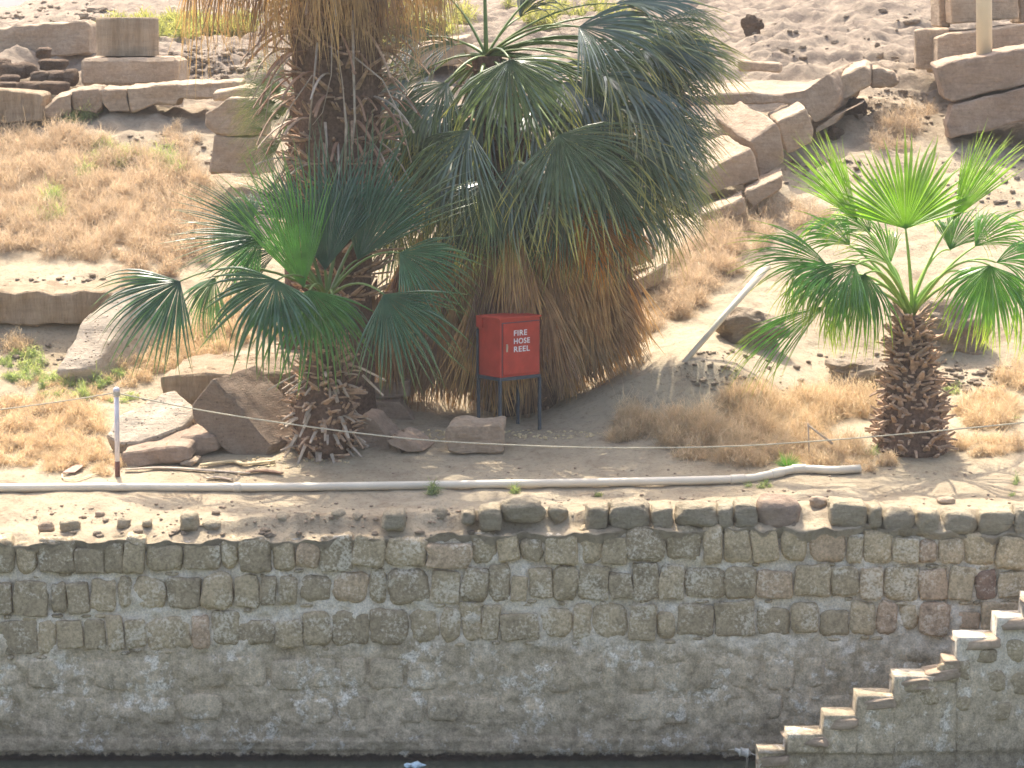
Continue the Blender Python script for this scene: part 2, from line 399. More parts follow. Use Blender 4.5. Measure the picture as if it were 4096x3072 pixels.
# ------------------------------------------------------------ retaining wall
YW = 31.5
def lerp_tab(tab, x):
    xs = [a for a, _ in tab]; return float(np.interp(x, xs, [b for _, b in tab]))
wall = thing('retaining_wall', at(2048, 3040, YW), 'long rough stone retaining wall with pale mortar rising from the water', 'wall')
TOP = [(-9000, 2170), (0, 2170), (700, 2150), (1300, 2140), (2000, 2125), (2300, 2115), (3000, 2100), (3600, 2130), (4096, 2145), (13000, 2145)]
def wall_y(py): return YW - .10 * max(0.0, (py - 2100) / 900.)   # slight batter
fm = MB()
nx, ny = 560, 120; vs = []; fs = []
xs_ = np.concatenate([[-150000, -9000, -4000, -2000, -900], np.linspace(-300, 4400, nx), [5200, 6500, 9000, 13000, 150000]])
for j in range(ny + 1):
    for px in xs_:
        top = lerp_tab(TOP, px) + 12
        py = top + (3075 - top) * j / ny
        p = at(px, py, wall_y(py))
        d = .035 * fbm(p.x * 1.3, p.z * 1.3, 1, 4) + .05 * fbm(p.x * 4.3, p.z * 4.3, 7, 5)
        if 2955 < py < 3005: d += .03
        p.y -= d
        vs.append(p)
n = len(xs_)
for j in range(ny):
    for i in range(n - 1):
        a = j * n + i; fs.append((a, a + n, a + n + 1, a + 1))
o = len(vs)
for i in range(n): vs.append(vs[i] + Vector((0, .35, -.22)))
for i in range(n - 1): fs.append((i, i + 1, o + i + 1, o + i))
fm.add(vs, fs)
fm.build('rendered_face', M['wface'], wall)
COURSES = [  # (upper table, lower table, bulge, mortar gap, prominence)
 ([(0, 2165), (700, 2155), (1400, 2150), (2000, 2135), (2700, 2115), (3300, 2110), (4096, 2155)], [(0, 2292), (700, 2285), (1400, 2268), (2000, 2250), (2700, 2238), (3300, 2240), (4096, 2262)], .16, .75),
 ([(0, 2330), (700, 2292), (1400, 2282), (2000, 2258), (2700, 2252), (3300, 2255), (4096, 2270)], [(0, 2455), (700, 2430), (1400, 2405), (2000, 2400), (2700, 2385), (3300, 2385), (4096, 2395)], .13, .6),
 ([(0, 2480), (700, 2455), (1400, 2425), (2000, 2415), (2700, 2405), (3300, 2395), (4096, 2405)], [(0, 2605), (700, 2590), (1400, 2570), (2000, 2560), (2700, 2545), (3300, 2530), (4096, 2515)], .11, .35),
]
rs = random.Random(11)
sm_ = MB()
for ci, (ut, lt, bul, prom) in enumerate(COURSES):
    x = -420 + rs.uniform(0, 80)
    while x < 4500:
        wdt = rs.choice([70, 85, 100, 110, 120, 135, 150, 165]) * rs.uniform(.9, 1.1)
        cx = x + wdt / 2; u = lerp_tab(ut, cx) + rs.uniform(-6, 16); l = lerp_tab(lt, cx) + rs.uniform(-12, 10)
        if rs.random() < .12: u += 28
        if ci == 0: u -= rs.uniform(0, 22)
        c = at(cx, (u + l) / 2, wall_y((u + l) / 2) + .05)
        sc = YW / F
        tint = rs.choice([rs.uniform(.0, .7)] * 8 + [rs.uniform(.8, .9)])
        if cx > 3400: tint = rs.uniform(.55, .93)
        if ci == 1 and 3900 < cx < 4030: tint = 1.0
        gap = rs.uniform(-4, 13)
        e = rs.choice([3.2, 4.5, 5, 7, 9, 11])
        Mx = Matrix.Rotation(rs.uniform(-.11, .11), 3, 'Y')
        dep = .10 + 1.35 * bul * rs.uniform(.5, 1.1)
        if ci == 2 and rs.random() < .35: dep *= .75
        sm_.rock(c, ((wdt - gap) * sc * 1.04, dep, (l - u) * sc * rs.uniform(1.0, 1.1)), e, .075, rs.uniform(0, 90), Mx, 28, 20, 0, tint)
        # small chinking stones between courses
        if rs.random() < .5:
            q = at(cx + rs.uniform(-40, 40), l + 16, wall_y(l) + .03)
            sm_.rock(q, (rs.uniform(.08, .2), .14, .05), 2.6, .1, rs.uniform(0, 90), None, 10, 7, 0, rs.uniform(0, .7))
        x += wdt
sm_.build('stone_facing', M['wstone'], wall, att='tint')
# half buried stones of the lower courses, under the same render
lm = MB()
for k, (a, b) in enumerate([(2625, 2760), (2775, 2890)]):
    x = -300.
    while x < 4400:
        wdt = rs.uniform(90, 190)
        if rs.random() < .7:
            cx = x + wdt / 2; py = (a + b) / 2 + rs.uniform(-12, 12)
            lm.rock(at(cx, py, wall_y(py) + .055), ((wdt - 15) * YW / F, .17, (b - a) * YW / F * .95), 5, .05, rs.uniform(0, 90), None, 16, 10)
        x += wdt
lm.build('buried_stones', M['wface'], wall)
# coping boulders of the top course: (x0, x1, y0, y1)
COP = [(2340, 2430, 2015, 2110), (2430, 2600, 2000, 2110), (2605, 2690, 2020, 2110), (2700, 2865, 2008, 2105), (2868, 2930, 2010, 2105), (2932, 3025, 2005, 2105),
       (3312, 3460, 1998, 2108), (3462, 3525, 2005, 2115), (3525, 3650, 2020, 2145), (3652, 3755, 2030, 2140), (3760, 3900, 2035, 2135), (3905, 4045, 2028, 2135), (4050, 4180, 2020, 2135), (4190, 4320, 2030, 2140),
       (1530, 1625, 2035, 2115), (1845, 1905, 2035, 2090), (1915, 2010, 2020, 2120)]
for (a, b, c, d) in COP:
    mb = MB(); cx, cy = (a + b) / 2, (c + d) / 2
    mb.rock(at(cx, cy, YW + .12), ((b - a) * 1.02 * YW / F, .42, (d - c) * 1.0 * YW / F), rs.uniform(3.2, 6.5), .10, rs.uniform(0, 90), Matrix.Rotation(rs.uniform(-.05, .05), 3, 'Y'), 24, 16)
    mb.build('coping_stone', M['coping'], wall)

def loose(name, label, px, py, wpx, hpx, mat, e=2.6, rough=.09, Y=None, dep=None, rot=0, seed=None, cat='stone', group=None, nu=24, nv=16):
    b = at(px, py + hpx / 2, Y) if Y else G(px, py + hpx * .45)
    Yc = b.y; sc = Yc / F; dep = dep or wpx * sc * .8
    mb = MB(); mb.rock(at(px, py, Yc + dep * .35), (wpx * sc, dep, hpx * sc * 1.1), e, rough, seed if seed is not None else px * .37, Matrix.Rotation(rot, 3, 'Y'), nu, nv)
    o = mb.build(name, mat); recenter(o); return tag(o, label, cat, group)
loose('boulder', 'large pale oblong boulder lying on top of the wall near its middle', 2090, 2040, 185, 85, M['coping'], 3.2, Y=YW + .02, dep=.35, rot=.05)
loose('boulder', 'biggest brown rounded boulder at the broken gap in the wall top', 3110, 2050, 175, 130, M['limedark'], 3.0, Y=YW + .0, dep=.45)
loose('boulder', 'greenish rounded stone perched alone above the left part of the wall', 758, 2085, 85, 75, M['coping'], 2.8, Y=YW + .12, dep=.3)
loose('boulder', 'flat brown stone on the bare dirt at far left above the wall', 280, 2100, 90, 52, M['coping'], 2.5)
loose('boulder', 'pale dusty stone beside the flat brown stone at far left', 185, 2108, 68, 44, M['lime'], 2.4)
loose('boulder', 'small tan stone right of the perched greenish stone', 850, 2098, 90, 40, M['coping'], 2.6, Y=YW + .15, dep=.25)
loose('boulder', 'small pale stone on the dirt below the left end of the pipe', 400, 2057, 40, 24, M['lime'], 2.4)
loose('boulder', 'small dusty stone between the flat brown and perched stones', 495, 2095, 55, 42, M['coping'], 2.6)
loose('boulder', 'pale flat stone on the dirt behind the right coping stones', 3785, 2003, 75, 30, M['lime'], 2.6)
loose('boulder', 'pale stone wedged behind the gap in the wall top', 3275, 2008, 75, 45, M['lime'], 2.6, Y=YW + .3)
loose('boulder', 'knobbly yellowish stone wedged right of the pale oblong boulder', 2230, 2055, 75, 70, M['coping'], 2.4, .16, Y=YW + .1, dep=.25)
for i, (x, y, w_) in enumerate([(590, 2090, 38), (1130, 2075, 60), (1230, 2065, 55), (1350, 2060, 60), (1430, 2068, 45), (1760, 2055, 70), (1690, 2095, 40), (2290, 2060, 40), (1060, 2080, 45)]):
    loose('embedded_stone', ['small earth-caked stone right of the flat brown stone in the dirt', 'small stone in a crumbled hollow left of the dark hole', 'small broad stone at the dark hole in the earth edge', 'small stone just right of the dark hole in the earth edge', 'small stone before the greenish coping block at the earth edge', 'low stone in the crumbled edge left of the pale oblong boulder', 'tiny stone below the crumbled edge left of the pale oblong boulder', 'tiny stone tucked against the brown coping right of the knobbly stone', 'leftmost stone beside the crumbled hollow in the earth edge'][i], x, y, w_, w_ * .75, M['coping'], 2.5, .1, Y=YW + .22, dep=.25, group='small stones in the crumbling wall top')

# ------------------------------------------------------------ stair flight against the wall
stair = thing('stone_stair', at(3500, 3040, 31.1), 'stone stair of sunlit treads climbing right out of the water', 'stair')
YS = 31.02
def ys(px): return float(np.interp(px, [2900, 4150], [29.6, 30.65]))
steps = [(2900, 2985, 3012, 3060), (2975, 3150, 3000 - 75 + 0, 3040)]
prof = [(3035, 2998), (3146, 2924), (3294, 2850), (3428, 2772), (3574, 2692), (3827, 2537), (3988, 2457), (4100, 2377), (4260, 2297)]
sb = MB(); vs = []; fs = []
pts = [(2985, 3075)]
cur = None
outline = []
for i, (x, y) in enumerate(prof[:-1]):
    outline += [(x, y + 18), (prof[i + 1][0], y + 18)]
nxs = 240
gx = np.linspace(3036, 4400, nxs); gy = 60
def stop(x):
    t = 2998
    for (a, y) in prof:
        if x >= a: t = y
    return t + 14
for j in range(gy + 1):
    for px in gx:
        top = stop(px); py = top + (3330 - top) * j / gy
        p = at(px, py, ys(px) - .03 * (py - 2400) / 600); d = .03 * fbm(p.x * 1.5, p.z * 1.5, 21, 4) + .014 * fbm(p.x * 7, p.z * 7, 17, 3)
        if py > 3015: d -= .05
        p.y -= d; vs.append(p)
for j in range(gy):
    for i in range(nxs - 1):
        a = j * nxs + i; fs.append((a, a + nxs, a + nxs + 1, a + 1))
o = len(vs)
for i in range(nxs): vs.append(vs[i] + Vector((0, .38, 0)))
for i in range(nxs - 1): fs.append((i, i + 1, o + i + 1, o + i))
o = len(vs)
for j in range(gy + 1): vs.append(vs[j * nxs] + Vector((0, .38, 0)))
for j in range(gy): fs.append((j * nxs, (j + 1) * nxs, o + j + 1, o + j)[::-1])
o = len(vs)
for k in range(nxs * (gy + 1)): vs.append(Vector((vs[k].x, ys(gx[k % nxs]) + .39, vs[k].z)))
for j in range(gy):
    for i in range(nxs - 1):
        a = o + j * nxs + i; fs.append((a, a + 1, a + nxs + 1, a + nxs))
sb.add(vs, fs); sb.build('flank', M['wface'], stair)
slabs = [(3030, 3152, 2992, 0, .05), (3142, 3300, 2918, 0, .03), (3290, 3432, 2843, 0, .04), (3424, 3578, 2765, 0, .05), (3568, 3705, 2686, 0, .04), (3690, 3832, 2652, 0, .22), (3766, 3830, 2608, 0, .0), (3822, 3997, 2528, 0, .08), (3982, 4105, 2448, 0, .05), (4095, 4262, 2369, 0, .04)]
for i, (a, b, c, d, r) in enumerate(slabs):
    mb = MB(); cx = (a + b) / 2; cy = c
    YS = ys(cx); hh_ = 46 if i != 6 else 60; mb.rock(at(cx, c + hh_ / 2 + 14, YS + .17), ((b - a) * YS / F * 1.06, .42, hh_ * YS / F), 6, .10, i * 3.3, Matrix.Rotation(-r, 3, 'Y'), 24, 16)
    mb.build('tread', M['lime'], stair)
fs_ = MB()
for (x, y, w_, h_) in [(3790, 2690, 85, 80), (3640, 2740, 90, 60), (3700, 2780, 110, 80), (3930, 2620, 120, 60), (3850, 2680, 60, 90), (4050, 2600, 90, 100), (3960, 2720, 120, 90), (4070, 2730, 100, 100), (3820, 2810, 120, 70), (3560, 2800, 90, 50), (3980, 2840, 130, 80)]:
    YS = ys(x); fs_.rock(at(x, y, YS + .04), (w_ * YS / F, .14, h_ * YS / F), 4, .06, x * .1, None, 16, 11, 0, rs.uniform(0, .4))
fs_.build('flank_stones', M['wstone'], stair, att='tint')

# ------------------------------------------------------------ hewn blocks
def hewn(name, label, front, back=(0, 1.2, 0), Y=None, mat='lime', rough=.02, bev=.022, cat='stone block', group=None, res=.10, fine=.012, yaw=0.0):
    lowest = max(front, key=lambda p: p[1])
    if Y is None: Y = G(lowest[0], lowest[1]).y
    cx = sum(p[0] for p in front) / len(front)
    P = [at(p[0], p[1], (p[2] if len(p) > 2 else 0) + Y + (p[0] - cx) * Y / F * math.tan(yaw)) for p in front]
    bv = Vector(back); bm = bmesh.new()
    fv = [bm.verts.new(p) for p in P]; kv = [bm.verts.new(p + bv) for p in P]
    n = len(P); bm.faces.new(fv); bm.faces.new(kv[::-1])
    for i in range(n): bm.faces.new((fv[i], kv[i], kv[(i + 1) % n], fv[(i + 1) % n]))
    bmesh.ops.recalc_face_normals(bm, faces=bm.faces)
    bmesh.ops.bevel(bm, geom=[e for e in bm.edges], offset=bev, segments=1, affect='EDGES', clamp_overlap=True)
    for _ in range(7):
        bmesh.ops.triangulate(bm, faces=bm.faces)
        es = [e for e in bm.edges if e.calc_length() > res]
        if not es: break
        bmesh.ops.subdivide_edges(bm, edges=es, cuts=1)
    bmesh.ops.triangulate(bm, faces=bm.faces)
    bm.normal_update(); sd_ = P[0].x * 3
    nn = [(v, v.normal.copy()) for v in bm.verts]
    for v, nr in nn:
        q = v.co
        v.co = q + nr * (rough * noise.fractal(q * 2.3 + Vector((sd_, 0, 0)), .9, 2, 4) + fine * noise.noise(q * 9) + fine * noise.noise(q * 4.5))
    me = bpy.data.meshes.new(name); bm.to_mesh(me); bm.free(); me.polygons.foreach_set('use_smooth', [True] * len(me.polygons)); me.set_sharp_from_angle(angle=R(32))
    o = link(name, me, M[mat]); recenter(o)
    return tag(o, label, cat, group)
B = hewn
# upper left group
B('stone_block', 'long pale block in the top left corner with a chipped sloping top', [(-260, 150), (0, 118), (60, 105), (340, 84), (358, 100), (362, 216), (0, 236), (-260, 250)], (0, 1.0, 0), Y=50.2, rough=.04)
plin = B('plinth', 'square pale plinth under the round column drum at upper left', [(322, 232), (706, 232), (714, 340), (324, 346)], (0, 1.7, 0), Y=47.2, bev=.06, cat='plinth')
mb = MB(); c0 = at(512, 222, 48.05); r0 = .545; vs = []; fs = []
prof_ = [(0, 1.0), (.08, 1.0), (.10, .985), (.3, 1.0), (.62, .995), (.66, .97)]
nn_ = 48
for (hh, rr) in prof_:
    for k in range(nn_):
        a = 2 * math.pi * k / nn_; rn = r0 * rr * (1 + .012 * noise.noise(Vector((math.cos(a) * 3, math.sin(a) * 3, hh * 6))))
        vs.append(c0 + Vector((rn * math.cos(a), rn * math.sin(a), hh)))
for j in range(len(prof_) - 1):
    for k in range(nn_): fs.append((j * nn_ + k, j * nn_ + (k + 1) % nn_, (j + 1) * nn_ + (k + 1) % nn_, (j + 1) * nn_ + k))
fs.append(tuple((len(prof_) - 1) * nn_ + k for k in range(nn_)))
mb.add(vs, fs); o = mb.build('column_drum', M['limestreak']); recenter(o); tag(o, 'round pale column drum standing on the square plinth at upper left', 'column drum')
B('stone_block', 'cracked kerb block at the left end of the low row under the plinth', [(286, 362), (395, 352), (408, 372), (405, 430), (385, 458), (290, 440)], (0, .9, .03), Y=45.9, rough=.05)
B('stone_block', 'squat kerb block second from the left in the low row under the plinth', [(402, 358), (508, 356), (522, 452), (435, 452), (405, 400)], (0, .9, .03), Y=45.9, rough=.05)
B('stone_block', 'longest kerb block at the right of the low row under the plinth', [(508, 352), (640, 340), (925, 326), (960, 330), (950, 388), (720, 398), (700, 425), (640, 412), (528, 450)], (0, .9, .03), Y=45.9, rough=.05)
B('stone_block', 'leaning rough rock propped on the left end of the kerb row', [(180, 440), (230, 388), (286, 372), (290, 455), (262, 472), (188, 468)], (0, .8, .05), Y=45.8, rough=.07)
B('stone_block', 'small flat block at the right end of the kerb row by the palm', [(850, 372), (960, 352), (1010, 352), (1010, 400), (852, 404)], (0, .7, .03), Y=45.0)
B('stone_block', 'short square-cut block on the left edge above the dry scrub', [(-120, 352), (0, 358), (150, 372), (166, 380), (164, 484), (-120, 500)], (0, 1.0, .0), Y=45.6, mat='limestreak')
B('stone_block', 'upright weathered slab behind the palm with a notched overhanging head', [(818, 500), (822, 452), (868, 425), (905, 392), (1015, 396), (1020, 545), (938, 545), (856, 532)], (.2, .6, .0), Y=43.2, rough=.04)
B('stone_block', 'plain upright block carrying the notched head beside the palm', [(858, 540), (1025, 552), (1030, 700), (842, 688), (850, 600)], (.2, .8, .0), Y=43.2, rough=.03)
for i, (x, y, w_, h_) in enumerate([(215, 258, 110, 40), (60, 285, 110, 60), (230, 310, 70, 50), (165, 310, 80, 45), (285, 310, 55, 60), (40, 320, 80, 40), (120, 350, 110, 45), (215, 352, 120, 50), (15, 262, 60, 50), (175, 212, 55, 40), (110, 278, 80, 50), (30, 348, 90, 40)]):
    loose('mud_brick', ['flat wide mud brick topping the right part of the tumbled heap', 'big mud brick at the left middle of the heap', 'mud brick in the second layer at the right side of the heap', 'mud brick just below the flat topping brick', 'rightmost mud brick of the tumbled heap, standing upright', 'mud brick lying low at the left of the heap', 'mud brick in the lowest layer behind the kerb rock', 'widest mud brick in the lowest layer at the right', 'uppermost mud brick at the far left of the heap', 'reddish mud brick sitting alone on top of the heap', 'mud brick at the very middle of the tumbled heap', 'lowest left mud brick resting on the tooled block'][i], x, y, w_, h_, M['mud'], 3.4, .12, Y=48.6 - (y - 240) / 60., dep=.5, group='mud bricks in the heap at upper left', cat='brick', nu=16, nv=10)
# middle left
B('stone_block', 'long horizontal block with a scalloped upper edge at the left edge, under the scrub slope', [(-400, 1165), (0, 1163), (60, 1172), (150, 1160), (200, 1178), (290, 1176), (320, 1160), (420, 1165), (460, 1180), (450, 1230), (340, 1296), (0, 1302), (-400, 1305)], (0, 1.2, .02), Y=38.35, mat='limestreak', rough=.035)
for i, (x, y, w_, h_) in enumerate([(70, 1345, 120, 80), (235, 1345, 110, 85), (330, 1340, 100, 90), (-60, 1345, 120, 80)]):
    loose('footing_stone', ['dark footing stone at the left under the long scalloped block', 'dark footing stone in the middle under the long scalloped block', 'dark footing stone touching the bright leaning slab', 'dark footing stone at the very left edge of the photo'][i], x, y, w_, h_, M['mud'], 4, .06, Y=38.7, dep=.5, group='dark footing stones under the long block', nu=16, nv=10)
B('leaning_slab', 'long bright slab leaning diagonally down to the left below the long block', [(222, 1492, 0), (236, 1462, .1), (262, 1420, .25), (330, 1280, .75), (452, 1170, 1.2), (520, 1146, 1.3), (556, 1172, 1.2), (470, 1330, .6), (418, 1412, .3), (352, 1474, .05)], (.42, .22, -.42), Y=36.85, mat='pitted', rough=.03, cat='stone slab')
B('stone_block', 'block with a level sunlit top behind the tilted block, left of the palm foot', [(636, 1508), (700, 1500), (1170, 1488), (1172, 1640), (660, 1640), (640, 1540)], (.25, 1.6, .07), Y=35.75, mat='limestreak', rough=.025)
B('stone_block', 'thin farther block whose sunlit top shows behind the level-topped block', [(850, 1434), (1160, 1428), (1165, 1490), (850, 1480)], (.2, 1.1, .06), Y=37.4, rough=.02)
B('leaning_slab', 'pale slab full of small pits lying tilted beside the whitewashed post', [(425, 1742, .1), (470, 1672, .45), (640, 1572, .95), (700, 1560, 1.0), (775, 1628, .7), (770, 1668, .5), (735, 1705, .3), (660, 1732, .15), (560, 1768, 0), (480, 1775, 0)], (.1, .25, -.35), Y=34.5, mat='pitted', rough=.04, cat='stone slab')
B('stone_block', 'big speckled cube standing tilted on its corner left of the palm foot', [(762, 1618), (848, 1512), (930, 1600), (1080, 1790), (1064, 1838), (985, 1852), (900, 1800), (768, 1680)], (.50, .75, .08), Y=34.55, mat='granite', rough=.02, yaw=-.12)
B('stone_block', 'flat low stone with a bright top in front of the pitted slab', [(482, 1815), (540, 1805), (700, 1785), (752, 1790), (768, 1838), (500, 1872)], (.12, .9, .13), Y=34.15, mat='limedark', rough=.035)
B('stone_block', 'small dark-sided stone wedged under the tilted speckled cube', [(722, 1755), (850, 1745), (870, 1800), (760, 1825)], (.1, .7, .12), Y=34.5, mat='limedark', rough=.05)
B('stone_block', 'small pale sliver of stone lying before the flat low stone', [(715, 1858), (770, 1838), (792, 1846), (760, 1868)], (.05, .25, .03), rough=.02)
# by the palms
B('stone_block', 'grey shaded rock leaning against the right side of the bushy palm foot', [(1392, 1832), (1400, 1720), (1440, 1662), (1500, 1672), (1560, 1760), (1555, 1832)], (.1, .6, 0), Y=34.7, mat='limedark', rough=.06)
B('stone_block', 'small slanted rock lying right of the grey shaded rock', [(1535, 1760), (1600, 1740), (1650, 1760), (1706, 1808), (1620, 1822), (1555, 1790)], (.1, .4, .05), mat='limedark', rough=.05)
B('stone_block', 'single squared stone with a sunlit rim in front of the red cabinet', [(1786, 1712), (1800, 1700), (2000, 1696), (2012, 1712), (2006, 1808), (1880, 1822), (1790, 1808)], (.05, .35, .06), mat='lime', rough=.05)
B('stone_block', 'upper dark block in the shade behind the bushy palm', [(1400, 1530), (1640, 1520), (1640, 1588), (1500, 1600), (1400, 1590)], (0, .8, 0), Y=36.2, mat='limedark')
B('stone_block', 'lower dark block in the shade behind the bushy palm', [(1420, 1608), (1600, 1606), (1660, 1680), (1420, 1700)], (0, .8, 0), Y=36.0, mat='limedark')
# diagonal row on the right
B('stone_block', 'thin pale block at the far upper end behind the diagonal row', [(2953, 241), (3117, 255), (3118, 290), (2954, 284)], (.1, .5, 0), Y=47.4)
B('stone_block', 'biggest slab of the diagonal row with a broad sunlit top', [(2700, 385), (2987, 371), (3117, 378), (3218, 357), (3312, 292, .3), (3327, 302, .35), (3356, 389, .35), (3341, 440, .3), (3258, 494, .1), (3218, 436), (3117, 411), (2987, 418), (2700, 425)], (.60, 1.7, .16), Y=44.9, rough=.025)
B('stone_block', 'squared block right of the biggest slab in the diagonal row', [(3350, 312), (3457, 263), (3482, 281), (3482, 339), (3377, 400), (3354, 375)], (.15, .9, .12), Y=45.7, rough=.035)
B('stone_block', 'rough crumbling end stone at the top right of the diagonal row', [(3486, 273), (3573, 295), (3594, 324), (3558, 353), (3486, 349)], (.1, .7, .05), Y=46.2, rough=.09)
B('stone_block', 'narrow shaded ledge stone under the squared block of the diagonal row', [(3262, 512), (3340, 462), (3450, 412), (3370, 454), (3341, 494), (3262, 534)], (.15, .7, .03), Y=45.1, rough=.02)
B('stone_block', 'middle block of the diagonal row tucked under the biggest slab', [(3108, 488), (3226, 433), (3255, 519), (3247, 570), (3150, 616), (3130, 560)], (-.05, 1.0, .10), Y=44.0, rough=.025)
B('stone_block', 'tall block with a sunlit sloping top in the diagonal row below the middle block', [(2998, 563), (3103, 490), (3121, 519), (3132, 592), (3142, 650), (3040, 713), (3026, 620)], (-.45, 1.4, .30), Y=43.3, rough=.025)
B('stone_block', 'block of the diagonal row touching the tips of the big palm leaves', [(2780, 700), (2893, 648), (3001, 592), (3020, 632), (3036, 715), (2980, 736), (2780, 800)], (-.35, 1.1, .18), Y=42.9, rough=.03)
B('stone_block', 'low oblong block at the foot of the diagonal row with a grey shaded top', [(2985, 765), (3132, 698), (3128, 754), (3012, 830), (2987, 800)], (.05, .9, .06), Y=42.4, rough=.03)
B('stone_block', 'partly buried block showing between the low oblong block and the palm leaves', [(2800, 860), (2975, 790), (2985, 850), (2830, 930)], (.05, .9, .06), Y=42.0, rough=.04)
B('stone_block', 'upper of the two blocks seen through the orange frond', [(2387, 989), (2575, 945), (2620, 1033), (2437, 1108), (2380, 1090)], (.1, .9, .10), Y=40.0, rough=.03)
B('stone_block', 'lowest block of the diagonal row beside the brown palm skirt', [(2330, 1200), (2430, 1163), (2604, 1090), (2661, 1055), (2647, 1127), (2459, 1242), (2330, 1290)], (.1, .9, .06), Y=39.4, rough=.03)
B('stone_block', 'shaded stone ledge behind the palm crown at the top', [(1640, 190), (1860, 150), (1880, 250), (1660, 280)], (.1, 1.2, .06), Y=49.0)
# upper right monument
B('stone_block', 'flat-fronted pink block at the left of the ruined pier at top right', [(3660, 120), (3800, 112), (3800, 285), (3664, 275)], (.1, .8, 0), Y=47.6)
B('stone_block', 'long base block of the ruined pier behind the tall cream pole', [(3750, 150), (3800, 136), (4096, 98), (4300, 80), (4300, 240), (3900, 280), (3754, 300)], (0, 1.4, 0), Y=47.0, rough=.03)
B('stone_block', 'upright pier block rising out of the top edge behind the cream pole', [(3800, -160), (4068, -160), (4076, 74), (3806, 96)], (0, 1.2, 0), Y=47.6)
B('stone_block', 'narrow rear block at the left of the upright pier block', [(3750, -160), (3798, -160), (3802, 112), (3758, 108)], (0, 1.0, 0), Y=48.3)
B('stone_block', 'rear block at the right of the upright pier block', [(4078, -160), (4260, -160), (4260, 92), (4078, 92)], (0, 1.0, 0), Y=48.3)
B('stone_block', 'big tilted brown block jutting left at the upper right edge', [(3744, 268), (3800, 248), (4096, 192), (4300, 160), (4300, 330), (4096, 342), (3940, 372), (3812, 408), (3778, 396)], (.1, 1.3, .04), Y=45.3, mat='limedark', rough=.03)
B('stone_block', 'lower brown block carrying the big tilted one at the right edge', [(3812, 420), (3960, 384), (4096, 348), (4300, 310), (4300, 500), (4096, 480), (3950, 520), (3800, 556), (3786, 500)], (.1, 1.1, 0), Y=45.2, mat='limedark', rough=.04)
mb = MB(); p0 = at(3938, 225, 45.75); mb.tube([p0 + Vector((0, 0, -.1)), p0 + Vector((-.05, 0, 1.6)), p0 + Vector((-.10, 0, 3.4))], .132, 20)
tag(recenter(mb.build('tall_pole', M['cream'])), 'thick cream painted pole rising out of frame at the upper right', 'pole')
# leaning white rod
mb = MB(); a = G(2745, 1440); b_ = at(3072, 1062, a.y + .9); mb.tube([a - (b_ - a) * .03, b_], [.035, .05], 12)
tag(recenter(mb.build('white_rod', M['pvc'])), 'straight white rod leaning on the slope left of the young palm', 'rod')

# ------------------------------------------------------------ palms
def smooth(a, b, x):
    t = min(1, max(0, (x - a) / (b - a))); return t * t * (3 - 2 * t)
G_ = Vector((0, 0, -1))
def fan(mb, hast, axis, nrm, L, spread, nseg, droop, rng, split=.5, curl=.0, width=1.0, thin=1.0):
    axis = axis.normalized(); nrm = (nrm - axis * nrm.dot(axis)).normalized(); side = axis.cross(nrm).normalized()
    steps = [0, .14, .3, .45, .58, .7, .8, .9, 1.0]
    dth = spread / nseg
    for i in range(nseg):
        th = -spread / 2 + dth * (i + .5)
        d = (axis * math.cos(th) + side * math.sin(th) + nrm * (curl * (th / (spread / 2)) ** 2 * .5)).normalized()
        l = L * (1 - .22 * (abs(th) / (spread / 2)) ** 2) * rng.uniform(.86, 1.06)
        dr = droop * rng.uniform(.4, 1.7) + rng.uniform(0, .12); tw = rng.uniform(-.22, .22); arch = .9 * min(1, .35 + droop * 1.2) * rng.uniform(.6, 1.3); roll = rng.uniform(-.7, .7)
        p = hast.copy(); prev = 0; c = axis * (-math.sin(th)) + side * math.cos(th)
        rows = []
        for k, t in enumerate(steps):
            wv = min(.92, dr * smooth(.25, 1.0, t))
            dd = (d * (1 - wv) + G_ * wv + nrm * arch * (.5 - t) + c * tw * smooth(split, 1, t)).normalized()
            p = p + dd * (t - prev) * l; prev = t
            r = t * l
            if t <= split: wd = max(.006, r * dth * 1.02)
            else: wd = split * l * dth * (1 - ((t - split) / (1 - split)) ** 1.4 * .97) * (thin if t > split + .05 else 1)
            wd *= .5 * width
            nn = (dd.cross(c)).normalized() if dd.cross(c).length > .01 else nrm
            if nn.dot(nrm) < 0: nn = -nn
            rl = roll * wd * smooth(.1, .5, t); rows.append((p - c * wd - nn * (wd * .6 + rl), p + nn * wd * .6, p + c * wd - nn * (wd * .6 - rl)))
        vs = [q for r_ in rows for q in r_]; att = [t for t in steps for _ in range(3)]
        fs = []
        for k in range(len(steps) - 1):
            a = k * 3; fs += [(a, a + 1, a + 4, a + 3), (a + 1, a + 2, a + 5, a + 4)]
        mb.add(vs, fs, 0, att)
def bez(a, b, c, n=9):
    return [a * (1 - t) ** 2 + b * 2 * t * (1 - t) + c * t * t for t in [i / n for i in range(n + 1)]]
def add_frond(palm, crown, hast, axis, nrm, L, spread, nseg, droop, seed, mat, pmat, name='frond', split=.5, curl=0, prad=.022, lift=.25, width=1.0, petiole=True, thin=1.0, label=None):
    rng = random.Random(seed); mb = MB()
    fan(mb, hast, axis, nrm, L, spread, nseg, droop, rng, split, curl, width, thin)
    o = mb.build(name, M[mat], palm, smooth=False, att='tip')
    if label: o['label'] = label
    if petiole:
        pb = MB(); mid = (crown + hast) / 2 + Vector((0, 0, lift * (hast - crown).length))
        pb.tube(bez(crown, mid, hast), [prad * (1.5 - .8 * i / 9) for i in range(10)], 6, flat=.6)
        pb.build('petiole', M[pmat], o)
    return o
